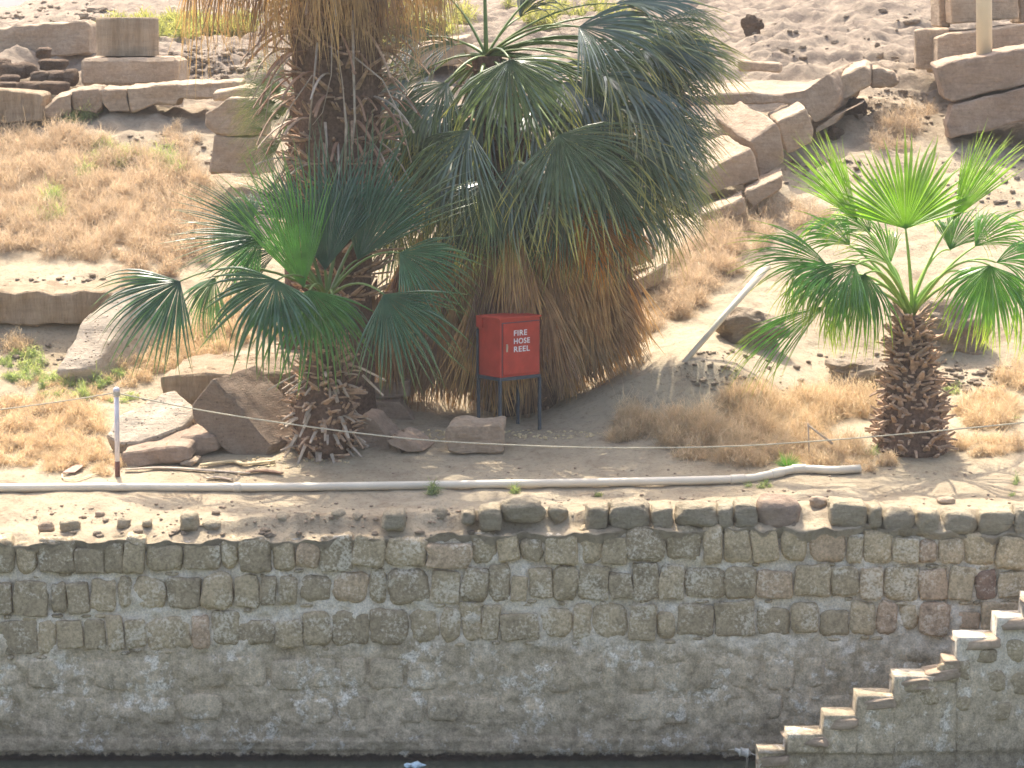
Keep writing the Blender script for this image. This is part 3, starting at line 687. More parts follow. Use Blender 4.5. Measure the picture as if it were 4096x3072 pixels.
def px_frond(palm, crown, hx, hy, Yh, ang, Lpx, spread, droop, mat, pmat, ty=-.25, nrm=(0, -.75, .65), nseg=40, seed=0, **k):
    a = R(ang); axis = Vector((math.cos(a), ty, math.sin(a)))
    return add_frond(palm, crown, at(hx, hy, Yh), axis, Vector(nrm), Lpx * Yh / F, R(spread), nseg, droop, seed, mat, pmat, **k)
def boots(mb, path, rad, n, rng, ln=(.12, .22), wd=.07, out=.5, mi=0, z0=0, z1=1):
    """short broad leaf bases in a spiral round a trunk path"""
    for i in range(n):
        t = z0 + (z1 - z0) * (i + rng.random()) / n; a = i * 2.399 + rng.uniform(-.9, .9)
        c, r = path(t), rad(t)
        o = Vector((math.cos(a), math.sin(a), 0)); s = Vector((-math.sin(a), math.cos(a), 0))
        l = rng.uniform(ln[0] * .6, ln[1] * 1.15); d = (o * out * rng.uniform(.5, 1.3) + Vector((0, 0, 1)) * rng.uniform(-.1, 1.1) + s * rng.uniform(-1.0, 1.0)).normalized()
        p0 = c + o * r * .8; p1 = p0 + d * l * .55 + o * .02; p2 = p0 + d * l + o * rng.uniform(.01, .06)
        w0 = wd * rng.uniform(.45, 1.4); nn = s.cross(d).normalized() * .012
        vs = [];
        for p, w_ in ((p0, w0), (p1, w0 * .7), (p2, w0 * rng.uniform(.15, .45))):
            vs += [p - s * w_ - nn, p + s * w_ - nn, p + s * w_ * .8 + nn, p - s * w_ * .8 + nn]
        fs = [(0, 1, 2, 3)[::-1], (8, 9, 10, 11)]
        for k in (0, 4): fs += [(k, k + 1, k + 5, k + 4), (k + 1, k + 2, k + 6, k + 5), (k + 2, k + 3, k + 7, k + 6), (k + 3, k, k + 4, k + 7)]
        mb.add(vs, fs, mi)
def trunk(palm, path, rad, mats, n, rng, nb=0, **k):
    mb = MB(); pts = [path(i / 24) for i in range(25)]
    vs = []; fs = []; na = 20
    for i, p in enumerate(pts):
        for j in range(na):
            a = 2 * math.pi * j / na; r = rad(i / 24) * (1 + .10 * noise.noise(Vector((math.cos(a) * 2, math.sin(a) * 2, i * .8))))
            vs.append(p + Vector((r * math.cos(a), r * math.sin(a), 0)))
    for i in range(24):
        for j in range(na): fs.append((i * na + j, i * na + (j + 1) % na, (i + 1) * na + (j + 1) % na, (i + 1) * na + j))
    fs.append(tuple(24 * na + j for j in range(na)))
    mb.add(vs, fs, 0)
    if nb: boots(mb, path, rad, nb, rng, mi=1, **k)
    return mb.build('trunk', [M[m] for m in mats], palm, smooth=False)
def stub(palm, p0, d, l, w0, bend, rng, mat='stub', name='cut_stalk', sub=5):
    mb = MB(); p = p0.copy(); d = d.normalized(); rows = []
    s = d.cross(Vector((0, 0, 1)))
    if s.length < .1: s = Vector((1, 0, 0))
    s.normalize(); s = (s + Vector((rng.uniform(-.3, .3), rng.uniform(-.6, .2), rng.uniform(-.3, .3)))).normalized()
    for i in range(sub + 1):
        t = i / sub; dd = (d + Vector((0, 0, -bend * t))).normalized()
        if i: p = p + dd * l / sub
        nn = s.cross(dd).normalized() * .008; w_ = w0 * (1 - .45 * t)
        rows += [p - s * w_ - nn, p + s * w_ - nn, p + s * w_ + nn, p - s * w_ + nn]
    fs = [(3, 2, 1, 0), tuple(sub * 4 + k for k in range(4))]
    for i in range(sub):
        for k in range(4):
            a = i * 4; fs.append((a + k, a + (k + 1) % 4, a + 4 + (k + 1) % 4, a + 4 + k))
    mb.add(rows, fs); return mb.build(name, M[mat], palm, smooth=False)

# --- young palm on the right
rng = random.Random(3)
baseR = G(3650, 1822); YR = baseR.y + .35
baseR = at(3650, 1822, YR); crR = at(3640, 1262, YR)
palmR = thing('fan_palm', baseR, 'young bright green fan palm with a stout scaly trunk standing alone on the right', 'palm tree')
pathR = lambda t: baseR + Vector((0, 0, -.15)) + (crR - baseR + Vector((0, 0, .15))) * t
radR = lambda t: float(np.interp(t, [0, .12, .35, .55, .7, .85, 1], [.47, .52, .44, .37, .32, .24, .13]))
trunk(palmR, pathR, lambda t: radR(t) * .86, ['bark', 'boot'], 0, rng, 620, ln=(.12, .24), wd=.055, out=.75)
for i in range(46):
    t = rng.uniform(.08, .55); a = rng.uniform(0, 2 * math.pi); o_ = Vector((math.cos(a), math.sin(a), 0))
    stub(palmR, pathR(t) + o_ * radR(t) * .8, o_ + Vector((0, 0, rng.uniform(-.2, .5))), rng.uniform(.12, .28), .022, .5, rng, 'boot', 'leaf_stub', 3)
RF = [  # hx hy dY ang L spread droop mat ty nrm
 (3622, 915, -.1, 91, 400, 150, .02, 'leafRb', .25, (0, -1, .2)),
 (3430, 880, .0, 126, 420, 48, .02, 'leafRb', .0, (.1, -1, .2)),
 (3812, 880, .0, 60, 440, 46, .02, 'leafRb', .0, (-.3, -1, .2)),
 (3310, 1062, -.4, 163, 440, 80, .25, 'leafR', -.1, (0, -.6, .8)),
 (3340, 1075, -.6, 200, 340, 100, .55, 'leafR', -.3, (0, -.5, .8)),
 (3420, 1060, -.7, 225, 400, 110, .7, 'leafR', -.4, (0, -.6, .8)),
 (3300, 1225, -.5, 213, 520, 50, .2, 'leafR', -.1, (.2, -.5, .8)),
 (3460, 1095, -.5, 255, 390, 110, .75, 'leafR', -.4, (0, -.6, .7)),
 (3560, 1060, .3, 120, 300, 100, .35, 'leafR', .3, (0, -.6, .7)),
 (3960, 1062, -.7, 262, 400, 150, .55, 'leafR', -.3, (0, -.7, .7)),
 (3985, 1050, -.3, 8, 340, 110, .45, 'leafR', -.2, (0, -.5, .8)),
 (3900, 985, .2, 35, 330, 100, .35, 'leafR', .3, (0, -.5, .8)),
 (3800, 1000, .5, 60, 300, 100, .4, 'leafR', .5, (0, -.5, .8)),
 (3400, 980, .4, 150, 320, 110, .45, 'leafR', .4, (0, -.5, .8)),
 (3480, 930, .3, 140, 260, 110, .45, 'leafR', .3, (0, -.5, .8)),
 (3330, 1120, .4, 200, 350, 90, .8, 'leafR', .3, (0, -.5, .8)),
 (3880, 1100, .5, 300, 360, 100, .8, 'leafR', .4, (0, -.5, .8)),
 (3420, 1150, .5, 235, 320, 90, .9, 'leafR', .3, (0, -.5, .8)),
 (4060, 1150, -.2, 300, 360, 100, .8, 'leafR', -.1, (0, -.5, .8)),
]
for i, (hx, hy, dy, ang, L, sp_, dr, mt, ty, nr) in enumerate(RF):
    px_frond(palmR, crR + Vector((rng.uniform(-.04, .04), rng.uniform(-.04, .04), 0)), hx, hy, YR + dy, ang, L, sp_, dr, mt, 'petR', ty, nr, seed=i + 10, nseg=36, prad=.026, lift=.18 if ang < 180 and hy < 1000 else .45, split=.55 if mt == 'leafRb' else .45)

# --- bushy palm left of the cabinet
YL = G(1290, 1835).y + .30
baseL = at(1290, 1835, YL); crL = at(1305, 1200, YL)
palmL = thing('fan_palm', baseL, 'bushy green fan palm with cut stalks bristling round its foot, left of the cabinet', 'palm tree')
pathL = lambda t: baseL + Vector((0, 0, -.1)) + (crL - baseL + Vector((0, 0, .1))) * t
radL = lambda t: float(np.interp(t, [0, .15, .35, .6, .8, 1], [.34, .50, .48, .30, .22, .12]))
trunk(palmL, pathL, lambda t: radL(t) * .8, ['bark', 'boot'], 0, rng, 420, ln=(.12, .26), wd=.05, out=.7)
for i in range(88):
    t = rng.uniform(.06, .62); a = rng.uniform(math.pi * .85, math.pi * 2.15) if i < 75 else rng.uniform(0, 6.28)
    o_ = Vector((math.cos(a), math.sin(a), 0)); dn = rng.uniform(-1.1, .1) if t < .55 else rng.uniform(-.3, .6)
    stub(palmL, pathL(t) + o_ * radL(t) * .72, o_ + Vector((rng.uniform(-.2, .2), 0, dn)), rng.uniform(.16, .36), rng.uniform(.018, .032), .35, rng, 'stub' if rng.random() < .7 else 'boot', 'cut_stalk', 3)
for (x0, y0, x1, y1) in [(1440, 1470, 1545, 1520), (1450, 1500, 1535, 1580), (1180, 1500, 1065, 1560), (1190, 1480, 1150, 1440)]:
    p = at(x0, y0, YL - .35); q = at(x1, y1, YL - .5); stub(palmL, p, q - p, (q - p).length, .026, .05, rng, 'stub', 'cut_stalk', 3)
LF = [
 (1215, 1150, -.45, 104, 640, 66, .03, 'leafLb', .15, (.2, -1, .2)),
 (1300, 1080, -.1, 88, 640, 76, .05, 'leafL', .2, (0, -1, .2)),
 (1430, 1040, .0, 66, 640, 80, .10, 'leafL', .1, (-.1, -1, .3)),
 (1060, 950, -.3, 165, 440, 82, .08, 'leafL', -.1, (.1, -1, .3)),
 (1050, 950, -.35, 222, 330, 90, .15, 'leafLb', -.1, (0, -1, .3)),
 (1010, 890, .2, 130, 210, 110, .4, 'leafL', .3, (0, -.6, .7)),
 (720, 1125, -.5, 224, 460, 125, .22, 'leafL', -.1, (-.1, -1, .3)),
 (860, 1110, .2, 250, 320, 100, .6, 'leafL', .2, (0, -.7, .6)),
 (1108, 1120, -.9, 243, 440, 175, .42, 'leafL', -.3, (0, -.8, .6)),
 (1238, 1162, -.9, 275, 440, 150, .42, 'leafLb', -.3, (.1, -.9, .5)),
 (1535, 1178, -.9, 305, 470, 125, .22, 'leafL', -.2, (.1, -1, .4)),
 (1600, 1012, -.6, 330, 420, 120, .35, 'leafL', -.2, (0, -.9, .5)),
 (1380, 900, .3, 110, 380, 100, .2, 'leafL', .3, (0, -.9, .5)),
 (1500, 880, .4, 40, 330, 110, .4, 'leafL', .3, (0, -.8, .5)),
 (1120, 1000, .4, 200, 350, 100, .5, 'leafL', .3, (0, -.7, .6)),
 (1330, 1180, -.6, 285, 330, 100, .6, 'leafL', -.2, (0, -.8, .6)),
 (1180, 880, .4, 135, 330, 90, .2, 'leafL', .3, (0, -.9, .5)),
]
for i, (hx, hy, dy, ang, L, sp_, dr, mt, ty, nr) in enumerate(LF):
    px_frond(palmL, crL + Vector((rng.uniform(-.04, .04), rng.uniform(-.04, .04), 0)), hx, hy, YL + dy, ang, L, sp_, dr, mt, 'pet', ty, nr, seed=i + 60, nseg=30, prad=.024, lift=.3, split=.42, thin=.8)

# --- big leafy palm in the middle with brown skirt
YC = 37.0
baseC = G(2080, 1650); baseC = at(2080, 1650, YC); baseC.z = gz(baseC.x, YC)
crC = at(1945, 225, YC)
palmC = thing('fan_palm', baseC, 'biggest fan palm, dark drooping leaves above a brown skirt of dead leaves behind the cabinet', 'palm tree')
pathC = lambda t: bez(baseC + Vector((0, 0, -.2)), baseC + Vector((0, 0, 2.5)), crC, 24)[min(24, int(t * 24))]
radC = lambda t: float(np.interp(t, [0, .1, .45, .65, 1], [.55, .75, .62, .4, .2]))
trunk(palmC, pathC, radC, ['bark', 'boot'], 0, rng, 260, ln=(.15, .3), wd=.06, out=.6)
CF = [
 (2040, 238, -1.1, -75, 470, 165, .45), (2315, 108, -.9, -14, 500, 130, .30), (2462, 16, -.4, -4, 470, 110, .25), (2200, -60, .2, 40, 420, 120, .3),
 (1935, -110, .3, 95, 380, 120, .3), (1780, -20, .3, 140, 380, 120, .4), (1690, 150, .1, 180, 360, 120, .5), (1640, 320, .0, 210, 380, 120, .7),
 (1790, 330, -.6, 235, 400, 120, .7), (1880, 520, -1.2, 242, 480, 130, .45), (2235, 540, -1.4, -58, 520, 150, .35), (2070, 640, -1.2, -92, 470, 120, .5),
 (2400, 300, -.9, -30, 520, 120, .35), (2470, 430, -.9, -28, 500, 110, .30), (2520, 560, -.7, -34, 470, 110, .3), (2380, 650, -1.2, -48, 520, 120, .35),
 (2230, 800, -1.1, -80, 380, 120, .6), (1960, 720, -1.3, 250, 420, 120, .5), (1810, 640, -.9, 238, 400, 120, .5), (2560, 200, -.3, -14, 400, 110, .35),
 (2350, 200, -.4, -35, 470, 130, .45), (2600, 330, -.3, -24, 380, 100, .3), (2640, 480, -.3, -28, 330, 90, .25), (2600, 640, -.4, -38, 380, 100, .3),
 (2480, 780, -.8, -48, 420, 110, .45), (2340, 880, -.9, -62, 330, 110, .5), (2120, 430, -.6, -60, 450, 140, .6), (2250, 330, -.6, -40, 470, 130, .6),
 (1950, 400, -.5, -110, 450, 130, .6), (2650, 90, .3, -5, 280, 90, .3), (2070, 850, -1.0, -95, 330, 110, .5), (1880, 860, -.9, 255, 330, 110, .5),
 (1740, 760, -.4, 245, 330, 100, .6), (2560, 720, .2, -30, 360, 100, .3), (2450, 600, .3, -25, 450, 110, .35), (2300, 450, .4, -30, 500, 120, .4),
 (2080, 70, .3, 60, 380, 120, .4), (1820, 180, .5, 170, 350, 110, .5), (2400, 120, .6, -5, 450, 110, .3), (2150, 300, .5, -40, 500, 130, .5),
 (2620, 800, .0, -40, 300, 90, .3), (2230, 640, .5, -70, 450, 130, .5), (1980, 560, .5, -100, 450, 130, .6), (1700, 520, .3, 225, 380, 110, .6),
 (1720, 300, .9, 190, 300, 110, .7), (1660, 620, .9, 240, 320, 110, .7),
 (2320, 560, -.2, -45, 480, 130, .4), (2160, 700, -.3, -75, 450, 130, .5), (2010, 760, -.2, -95, 400, 120, .5), (2420, 760, .2, -50, 400, 120, .4),
]
rq = random.Random(5)
for i in range(34):
    a_ = rq.uniform(-100, 12) if i < 26 else rq.uniform(-150, -100); rr_ = rq.uniform(380, 800) if i < 26 else rq.uniform(250, 520)
    CF.append((1960 + rr_ * .82 * math.cos(R(a_)), 300 - rr_ * .74 * math.sin(R(a_)), rq.uniform(-.2, .8), a_ - 8, 430, 120, .35))
CF += [(1640, 760, -.2, 250, 330, 100, .6), (1600, 900, .1, 265, 320, 100, .7), (1720, 950, -.4, 262, 300, 90, .6), (1560, 620, .3, 240, 330, 110, .6)]
for i, (hx, hy, dy, ang, L, sp_, dr) in enumerate(CF):
    px_frond(palmC, crC, hx, hy, YC + dy, ang, L * 1.08, sp_, dr, 'leafC', 'pet', rng.uniform(-.5, -.05), (rng.uniform(-.4, .4), rng.uniform(-.75, -.2), .85), seed=i + 200, nseg=38, prad=.022, lift=.12 if hy > 500 else .22, split=.42, thin=.85, curl=rng.uniform(-.3, .3))
for i, (hx, hy, dy, ang, L, sp_, dr) in enumerate([(2300, 830, -1.45, -30, 400, 60, .25), (2290, 880, -1.4, -58, 340, 50, .3)]):
    px_frond(palmC, crC, hx, hy, YC + dy, ang, L, sp_, dr, 'leafY', 'petdead', -.1, (0, -.8, .6), seed=i + 300, nseg=26, petiole=False, name='orange_frond', label='frond turning orange')
k = 0
for row, (y0, n_, x0, x1, L0) in enumerate([(900, 14, 1700, 2440, 430), (1030, 16, 1700, 2400, 470), (1150, 16, 1690, 2390, 470), (1260, 16, 1680, 2380, 390), (1030, 16, 1700, 2380, 640), (1180, 14, 1720, 2370, 470), (1080, 9, 1560, 1760, 480), (1300, 16, 1600, 2400, 400), (1340, 12, 1560, 2300, 340)]):
    for i in range(n_):
        f_ = i / (n_ - 1); x = x0 + (x1 - x0) * f_ + rng.uniform(-20, 20); y = y0 + rng.uniform(-60, 60) - 60 * (f_ > .8)
        ang = -90 + (f_ - .42) * 46 + rng.uniform(-6, 6); dy = -1.2 + 1.5 * abs(f_ - .5) + rng.uniform(-.15, .15)
        if row > 3: dy += .45 if row < 8 else .2
        px_frond(palmC, crC, x, y, YC + dy, ang, L0 * rng.uniform(.85, 1.05), 36 + rng.uniform(-6, 14), .3, 'dead' if rng.random() < .8 else 'deadlt', 'petdead', rng.uniform(-.15, .1), (rng.uniform(-.5, .5), -1, .2), seed=400 + k, nseg=24, petiole=False, name='dead_frond', split=.5, thin=1.0, width=1.25)
        k += 1
# --- tall palm whose crown is out of frame
YT = 36.0
baseT = at(1400, 1680, YT); baseT.z = gz(baseT.x, YT)
crT = at(1320, -420, YT)
palmT = thing('fan_palm', baseT, 'tall fan palm shaggy with dead brown stalks and straw skirt, its crown out of frame', 'palm tree')
pathT = lambda t: bez(baseT + Vector((0, 0, -.2)), (baseT + crT) / 2 + Vector((.02, 0, 0)), crT, 24)[min(24, int(t * 24))]
radT = lambda t: float(np.interp(t, [0, .3, .5, .75, 1], [.46, .44, .66, .80, .7]))
trunk(palmT, pathT, lambda t: radT(t) * .78, ['bark', 'boot'], 0, rng, 700, ln=(.18, .42), wd=.04, out=.9, z0=.25)
for i in range(99):
    t = rng.uniform(.44, .90); a = rng.uniform(math.pi * .9, math.pi * 2.1)
    o_ = Vector((math.cos(a), math.sin(a), 0))
    stub(palmT, pathT(t) + o_ * radT(t) * .7, o_ * 1.0 + Vector((rng.uniform(-.5, .5), 0, rng.uniform(-.5, .7))), rng.uniform(.4, .95), rng.uniform(.016, .036), rng.uniform(.8, 2.4), rng, rng.choice(['petdead', 'petdead', 'boot', 'stub']), 'dead_stalk', 7)
for (pts_, w_) in [([(1270, 170), (1255, 330), (1235, 520)], 16), ([(1160, 230), (1090, 320), (1060, 480)], 9), ([(1250, 300), (1160, 430), (1090, 580)], 9), ([(1420, 230), (1530, 320), (1600, 460), (1645, 650)], 12), ([(1350, 200), (1370, 330), (1385, 500), (1380, 700)], 8), ([(1330, 60), (1325, 300), (1290, 450), (1250, 500)], 7), ([(1410, 40), (1415, 300), (1420, 480), (1405, 640)], 6)]:
    P_ = [at(x, y, YT - .75) for x, y in pts_]; mb = MB()
    mb.tube(P_, [w_ * YT / F * (1 - .5 * i / len(P_)) for i in range(len(P_))], 6, flat=.3); mb.build('dead_stalk', M['stub'], palmT)
k = 0
for row, (y0, n_, x0, x1, L0) in enumerate([(-190, 13, 820, 1760, 440), (-120, 12, 900, 1720, 400), (-260, 13, 800, 1750, 560), (-230, 12, 840, 1740, 480), (-100, 8, 1150, 1500, 300)]):
    for i in range(n_):
        f_ = i / (n_ - 1); x = x0 + (x1 - x0) * f_ + rng.uniform(-30, 30); dy = -1.0 + 1.4 * abs(f_ - .5) + rng.uniform(-.2, .2)
        px_frond(palmT, crT, x, y0 + rng.uniform(-50, 50) + 60 * abs(f_ - .5), YT + dy, -90 + rng.uniform(-10, 10) + (f_ - .5) * 14, L0 * rng.uniform(.85, 1.1), 32, .55, 'deadlt' if rng.random() < .8 else 'dead', 'petdead', rng.uniform(-.1, .1), (0, -1, .1), seed=600 + k, nseg=11, petiole=False, name='dead_frond', split=.2, thin=.9, width=1.1)
        k += 1
for i in range(14):
    px_frond(palmT, crT, 1470 + i * 13, 1120 + rng.uniform(-60, 220), YT + rng.uniform(-.1, .5), -90 + rng.uniform(-12, 12), rng.uniform(300, 400), 34, .4, 'dead', 'petdead', 0, (rng.uniform(-.5, .5), -1, .2), seed=670 + i, nseg=20, petiole=False, name='dead_frond', split=.5, width=1.25)
for i in range(12):
    a = i * 30 + rng.uniform(-8, 8); o_ = Vector((math.cos(R(a)), math.sin(R(a)), rng.uniform(.1, .9)))
    add_frond(palmT, crT, crT + o_ * 1.1, o_ + Vector((0, 0, -.5)), Vector((0, 0, 1)) - o_ * .3, 1.1, R(140), 28, .4, 650 + i, 'leafC', 'pet')
# --- paler palm behind the tall one
YB = 38.2
baseB = at(1200, 1350, YB); baseB.z = gz(baseB.x, YB); crB = at(1230, 380, YB)
palmB = thing('fan_palm', baseB, 'half hidden fan palm with pale leaf tips sticking out left behind the shaggy trunk', 'palm tree')
pathB = lambda t: baseB + (crB - baseB) * t
trunk(palmB, pathB, lambda t: .25, ['bark', 'boot'], 0, rng, 120, ln=(.15, .3), wd=.06, out=.6)
for i in range(20):
    a = rng.uniform(95, 260); rr = rng.uniform(40, 120)
    hx = 1170 + rr * math.cos(R(a)); hy = 430 + rr * 1.2 * math.sin(-R(a)) + (60 if i % 2 else -60)
    px_frond(palmB, crB, hx, hy, YB + rng.uniform(-.5, .5), a * .55 + 85 + rng.uniform(-12, 12), rng.uniform(200, 270), 80, .45, 'palepalm', 'pet', rng.uniform(-.2, .2), (rng.uniform(-.3, .3), -.7, .6), seed=700 + i, nseg=20, prad=.016, split=.2, thin=.5)
for i in range(5):
    px_frond(palmB, crB, 1420 + i * 50, 420 + i * 60, YB, -60 + i * 15, 300, 90, .5, 'leafC', 'pet', 0, (0, -.7, .6), seed=760 + i, nseg=24, prad=.016)
# --- seedling
sp0 = G(3150, 1878); pS = thing('palm_seedling', sp0, 'tiny palm seedling sprouting in the dry scrub beside the bent pipe', 'seedling')
for i, (ang, L) in enumerate([(150, 65), (115, 80), (80, 75), (50, 70), (20, 55)]):
    px_frond(pS, sp0, 3150 + 8 * math.cos(R(ang)), 1868, sp0.y - .02, ang, L, 40, .1, 'leafR', 'petR', -.1, (0, -1, .3), seed=800 + i, nseg=7, prad=.006, width=.8)

# ------------------------------------------------------------ fire hose cabinet
TH = R(38)
fr = at(2000, 1400, 35.0)
ux = Vector((math.cos(TH), math.sin(TH), 0)); uy = Vector((-math.sin(TH), math.cos(TH), 0))     # along the front to the right, and back along the left side
zt, zb = at(2000, 1280, 35.0).z, at(2000, 1512, 35.0).z
Wc, Dc, Hc = .655, .46, zt - zb
fr.z = zb; gzb = gz(fr.x, 35.0)
cab = thing('fire_hose_cabinet', Vector((fr.x, fr.y, gzb)), 'red metal fire hose cabinet on thin grey legs in the palm shade', 'cabinet')
RM = Matrix((ux, uy, Vector((0, 0, 1)))).transposed()
def lb(mb, x, y, z, sx, sy, sz):   # box given by min corner and size in cabinet space
    mb.box(fr + RM @ Vector((x + sx / 2, y + sy / 2, z + sz / 2)), (sx, sy, sz), RM)
mb = MB(); lb(mb, 0, 0, 0, Wc, Dc, Hc); mb.build('cabinet_body', M['red'], cab, smooth=False)
mb = MB(); lb(mb, -.025, -.02, Hc - .002, Wc + .04, Dc + .04, .022); lb(mb, -.022, Dc - .1, Hc - .13, .02, .12, .13); mb.build('cabinet_top', M['red'], cab, smooth=False)
mb = MB(); lb(mb, .045, -.016, .03, Wc - .065, .015, Hc - .085); door = mb.build('door', M['red'], cab, smooth=False)
bv = door.modifiers.new('b', 'BEVEL'); bv.width = .004; bv.segments = 2
mb = MB()
for (a, c, s1, s2) in [(.030, .018, .009, Hc - .06), (Wc - .017, .018, .007, Hc - .06)]: lb(mb, a, -.004, c, s1, .003, s2)
lb(mb, .03, -.004, Hc - .052, Wc - .045, .003, .009); mb.build('door_gap', M['steel'], cab, smooth=False)
mb = MB(); lb(mb, .085, -.030, Hc * .44, .022, .013, .10); lb(mb, .09, -.040, Hc * .50, .012, .012, .035)
mb.build('handle', M['chrome'], door, smooth=False)
def text_mesh(txt, size, bold=.012):
    cu = bpy.data.curves.new('t', 'FONT'); cu.body = txt; cu.size = size; cu.extrude = .0015; cu.offset = bold * size
    cu.space_character = 1.12; cu.align_x = 'LEFT'
    o = bpy.data.objects.new('t', cu); C.objects.link(o); bpy.context.view_layer.update()
    me = bpy.data.meshes.new_from_object(o.evaluated_get(bpy.context.evaluated_depsgraph_get())); bpy.data.objects.remove(o); return me
for i, s in enumerate(['FIRE', 'HOSE', 'REEL']):
    me = text_mesh(s, .098, .016)
    xs = [v.co.x for v in me.vertices]; ys = [v.co.y for v in me.vertices]
    sx = (.262 if i else .215) / (max(xs) - min(xs)); sy = .072 / (max(ys) - min(ys))
    me.transform(Matrix.Translation((-min(xs), -min(ys), 0))); me.transform(Matrix.Diagonal((sx, sy, 1, 1)))
    me.transform(Matrix(((1, 0, 0, 0), (0, 0, -1, 0), (0, 1, 0, 0), (0, 0, 0, 1))))
    me.transform(Matrix.Translation((.215, -.0185, Hc * (.705 - i * .140))))
    me.transform(Matrix.Translation(fr) @ RM.to_4x4())
    link('lettering', me, M['white'], door)
mb = MB(); 
lb(mb, -.012, -.012, -.045, Wc + .024, .03, .043); lb(mb, -.012, Dc - .018, -.045, Wc + .024, .03, .043); lb(mb, -.013, .019, -.044, .03, Dc - .038, .041); lb(mb, Wc - .016, .019, -.044, .03, Dc - .038, .041)
mb.build('base_frame', M['steel'], cab, smooth=False)
for (x, y) in [(0, 0), (Wc, 0), (0, Dc), (Wc, Dc)]:
    q = fr + RM @ Vector((x, y, 0)); g_ = gz(q.x, q.y) - .1; mb = MB(); hh = -.0455 - (g_ - fr.z)
    lb(mb, x - .017, y - .017, -hh - .0455, .034, .034, hh); mb.build('leg', M['steel'], cab, smooth=False)
mb = MB(); lb(mb, -.03, Dc - .025, -.045, .017, .034, Hc - .11); mb.build('back_upright', M['steel'], cab, smooth=False)

# ------------------------------------------------------------ post, rope, pipe
pb = G(470, 1905); post = thing('rope_post', pb, 'whitewashed metal post with a rusty foot holding the rope at left', 'post')
pt = at(466, 1558, pb.y)
mb = MB(); mid = pb + (pt - pb) * .17; mb.tube([mid, pt], .031, 14); mb.build('shaft', M['wpost'], post)
mb = MB(); mb.tube([pb - Vector((0, 0, .1)), mid + Vector((0, 0, .003))], .033, 14); mb.build('rusty_foot', M['rust'], post)
mb = MB(); mb.tube([pt + Vector((0, 0, -.03)), pt + Vector((0, 0, .01)), pt + Vector((0, 0, .03))], [.045, .042, .02], 12); mb.build('cap', M['wpost'], post)
mb = MB()
for zz in (.05, .07, .09):
    mb.tube([pt + Vector((.038 * math.cos(a), .038 * math.sin(a), -zz + .01)) for a in [i * math.pi / 6 for i in range(13)]], .008, 6)
mb.build('rope_knot', M['rope'], post)
def curve_pts(pts, n=8):
    out = []
    for i in range(len(pts) - 1):
        p0 = pts[max(i - 1, 0)]; p1 = pts[i]; p2 = pts[i + 1]; p3 = pts[min(i + 2, len(pts) - 1)]
        for k in range(n):
            t = k / n; out.append(.5 * ((2 * p1) + (p2 - p0) * t + (2 * p0 - 5 * p1 + 4 * p2 - p3) * t * t + (3 * p1 - p0 - 3 * p2 + p3) * t ** 3))
    out.append(pts[-1]); return out
rp = [(466, 1572, pb.y), (800, 1640, 33.6), (1200, 1702, 33.3), (1640, 1755, 33.1), (2048, 1780, 33.1), (2450, 1791, 33.1), (2900, 1786, 33.2), (3300, 1762, 33.3), (3700, 1728, 33.4), (4096, 1690, 33.5), (4500, 1640, 33.6)]
mb = MB(); mb.tube(curve_pts([at(*p) for p in rp], 10), .009, 6)
tag(recenter(mb.build('rope', M['rope'])), 'long sagging pale rope strung from the post across to the right', 'rope')
mb = MB(); mb.tube(curve_pts([at(-300, 1670, 34.4), at(0, 1638, pb.y + .3), at(250, 1605, pb.y + .1), at(455, 1572, pb.y)], 10), .009, 6)
tag(recenter(mb.build('rope', M['rope'])), 'short span of rope running left from the post out of frame', 'rope')
pipe = thing('water_pipe', G(2048, 1950), 'long white plastic pipe lying along the terrace above the wall', 'pipe')
pp_ = [(-500, 1962), (0, 1957), (500, 1954), (1000, 1955), (1500, 1949), (2000, 1941), (2500, 1933), (2950, 1922), (3060, 1908), (3170, 1884), (3250, 1882), (3330, 1886), (3440, 1880)]
PP = []
for (x, y) in pp_:
    q = G(x, y + 12); q.z += .055; PP.append(q)
PPc = curve_pts(PP, 10)
for q in PPc: q.z = max(q.z, gz(q.x, q.y) + .035)
mb = MB(); mb.tube(PPc, .052, 16); mb.build('pipe_run', M['pvc'], pipe)
for x in (963, 2960, 3110, 3200):
    i = min(range(len(PPc)), key=lambda j: abs(2048 + F * PPc[j].x / (PPc[j].y / cp) - x)); d = (PPc[min(i + 1, len(PPc) - 1)] - PPc[i - 1]).normalized()
    mb = MB(); hl = .045 if x < 1000 else .09; mb.tube([PPc[i] - d * hl, PPc[i] - d * hl * .9, PPc[i] + d * hl * .9, PPc[i] + d * hl], [.055, .061, .061, .055], 16); mb.build('coupling', M['pvc'], pipe)

# ------------------------------------------------------------ debris on the terrace
def sheet(name, label, pts, mat, cat, lift=.02, curl=.06):
    P_ = [G(x, y) for x, y in pts]; c = sum(P_, Vector()) / len(P_); n = len(P_)
    mb = MB(); top = []; 
    for i, p in enumerate(P_): top.append(p + Vector((0, 0, lift + curl * noise.noise(Vector((i * .9, pts[0][0], 0))))))
    ct = c + Vector((0, 0, lift + .02)); vs = top + [ct] + [p - Vector((0, 0, .006)) for p in top] + [ct - Vector((0, 0, .006))]
    fs = [(i, (i + 1) % n, n) for i in range(n)] + [((i + 1) % n + n + 1, i + n + 1, 2 * n + 1) for i in range(n)] + [(i, i + n + 1, (i + 1) % n + n + 1, (i + 1) % n) for i in range(n)]
    mb.add(vs, fs); return tag(recenter(mb.build(name, mat, smooth=False)), label, cat)
sheet('dry_leaf_sheath', 'pinkish curled leaf sheath lying at far left behind the pipe', [(250, 1905), (290, 1880), (328, 1866), (332, 1885), (300, 1900)], M['card'], 'leaf', .05, .05)
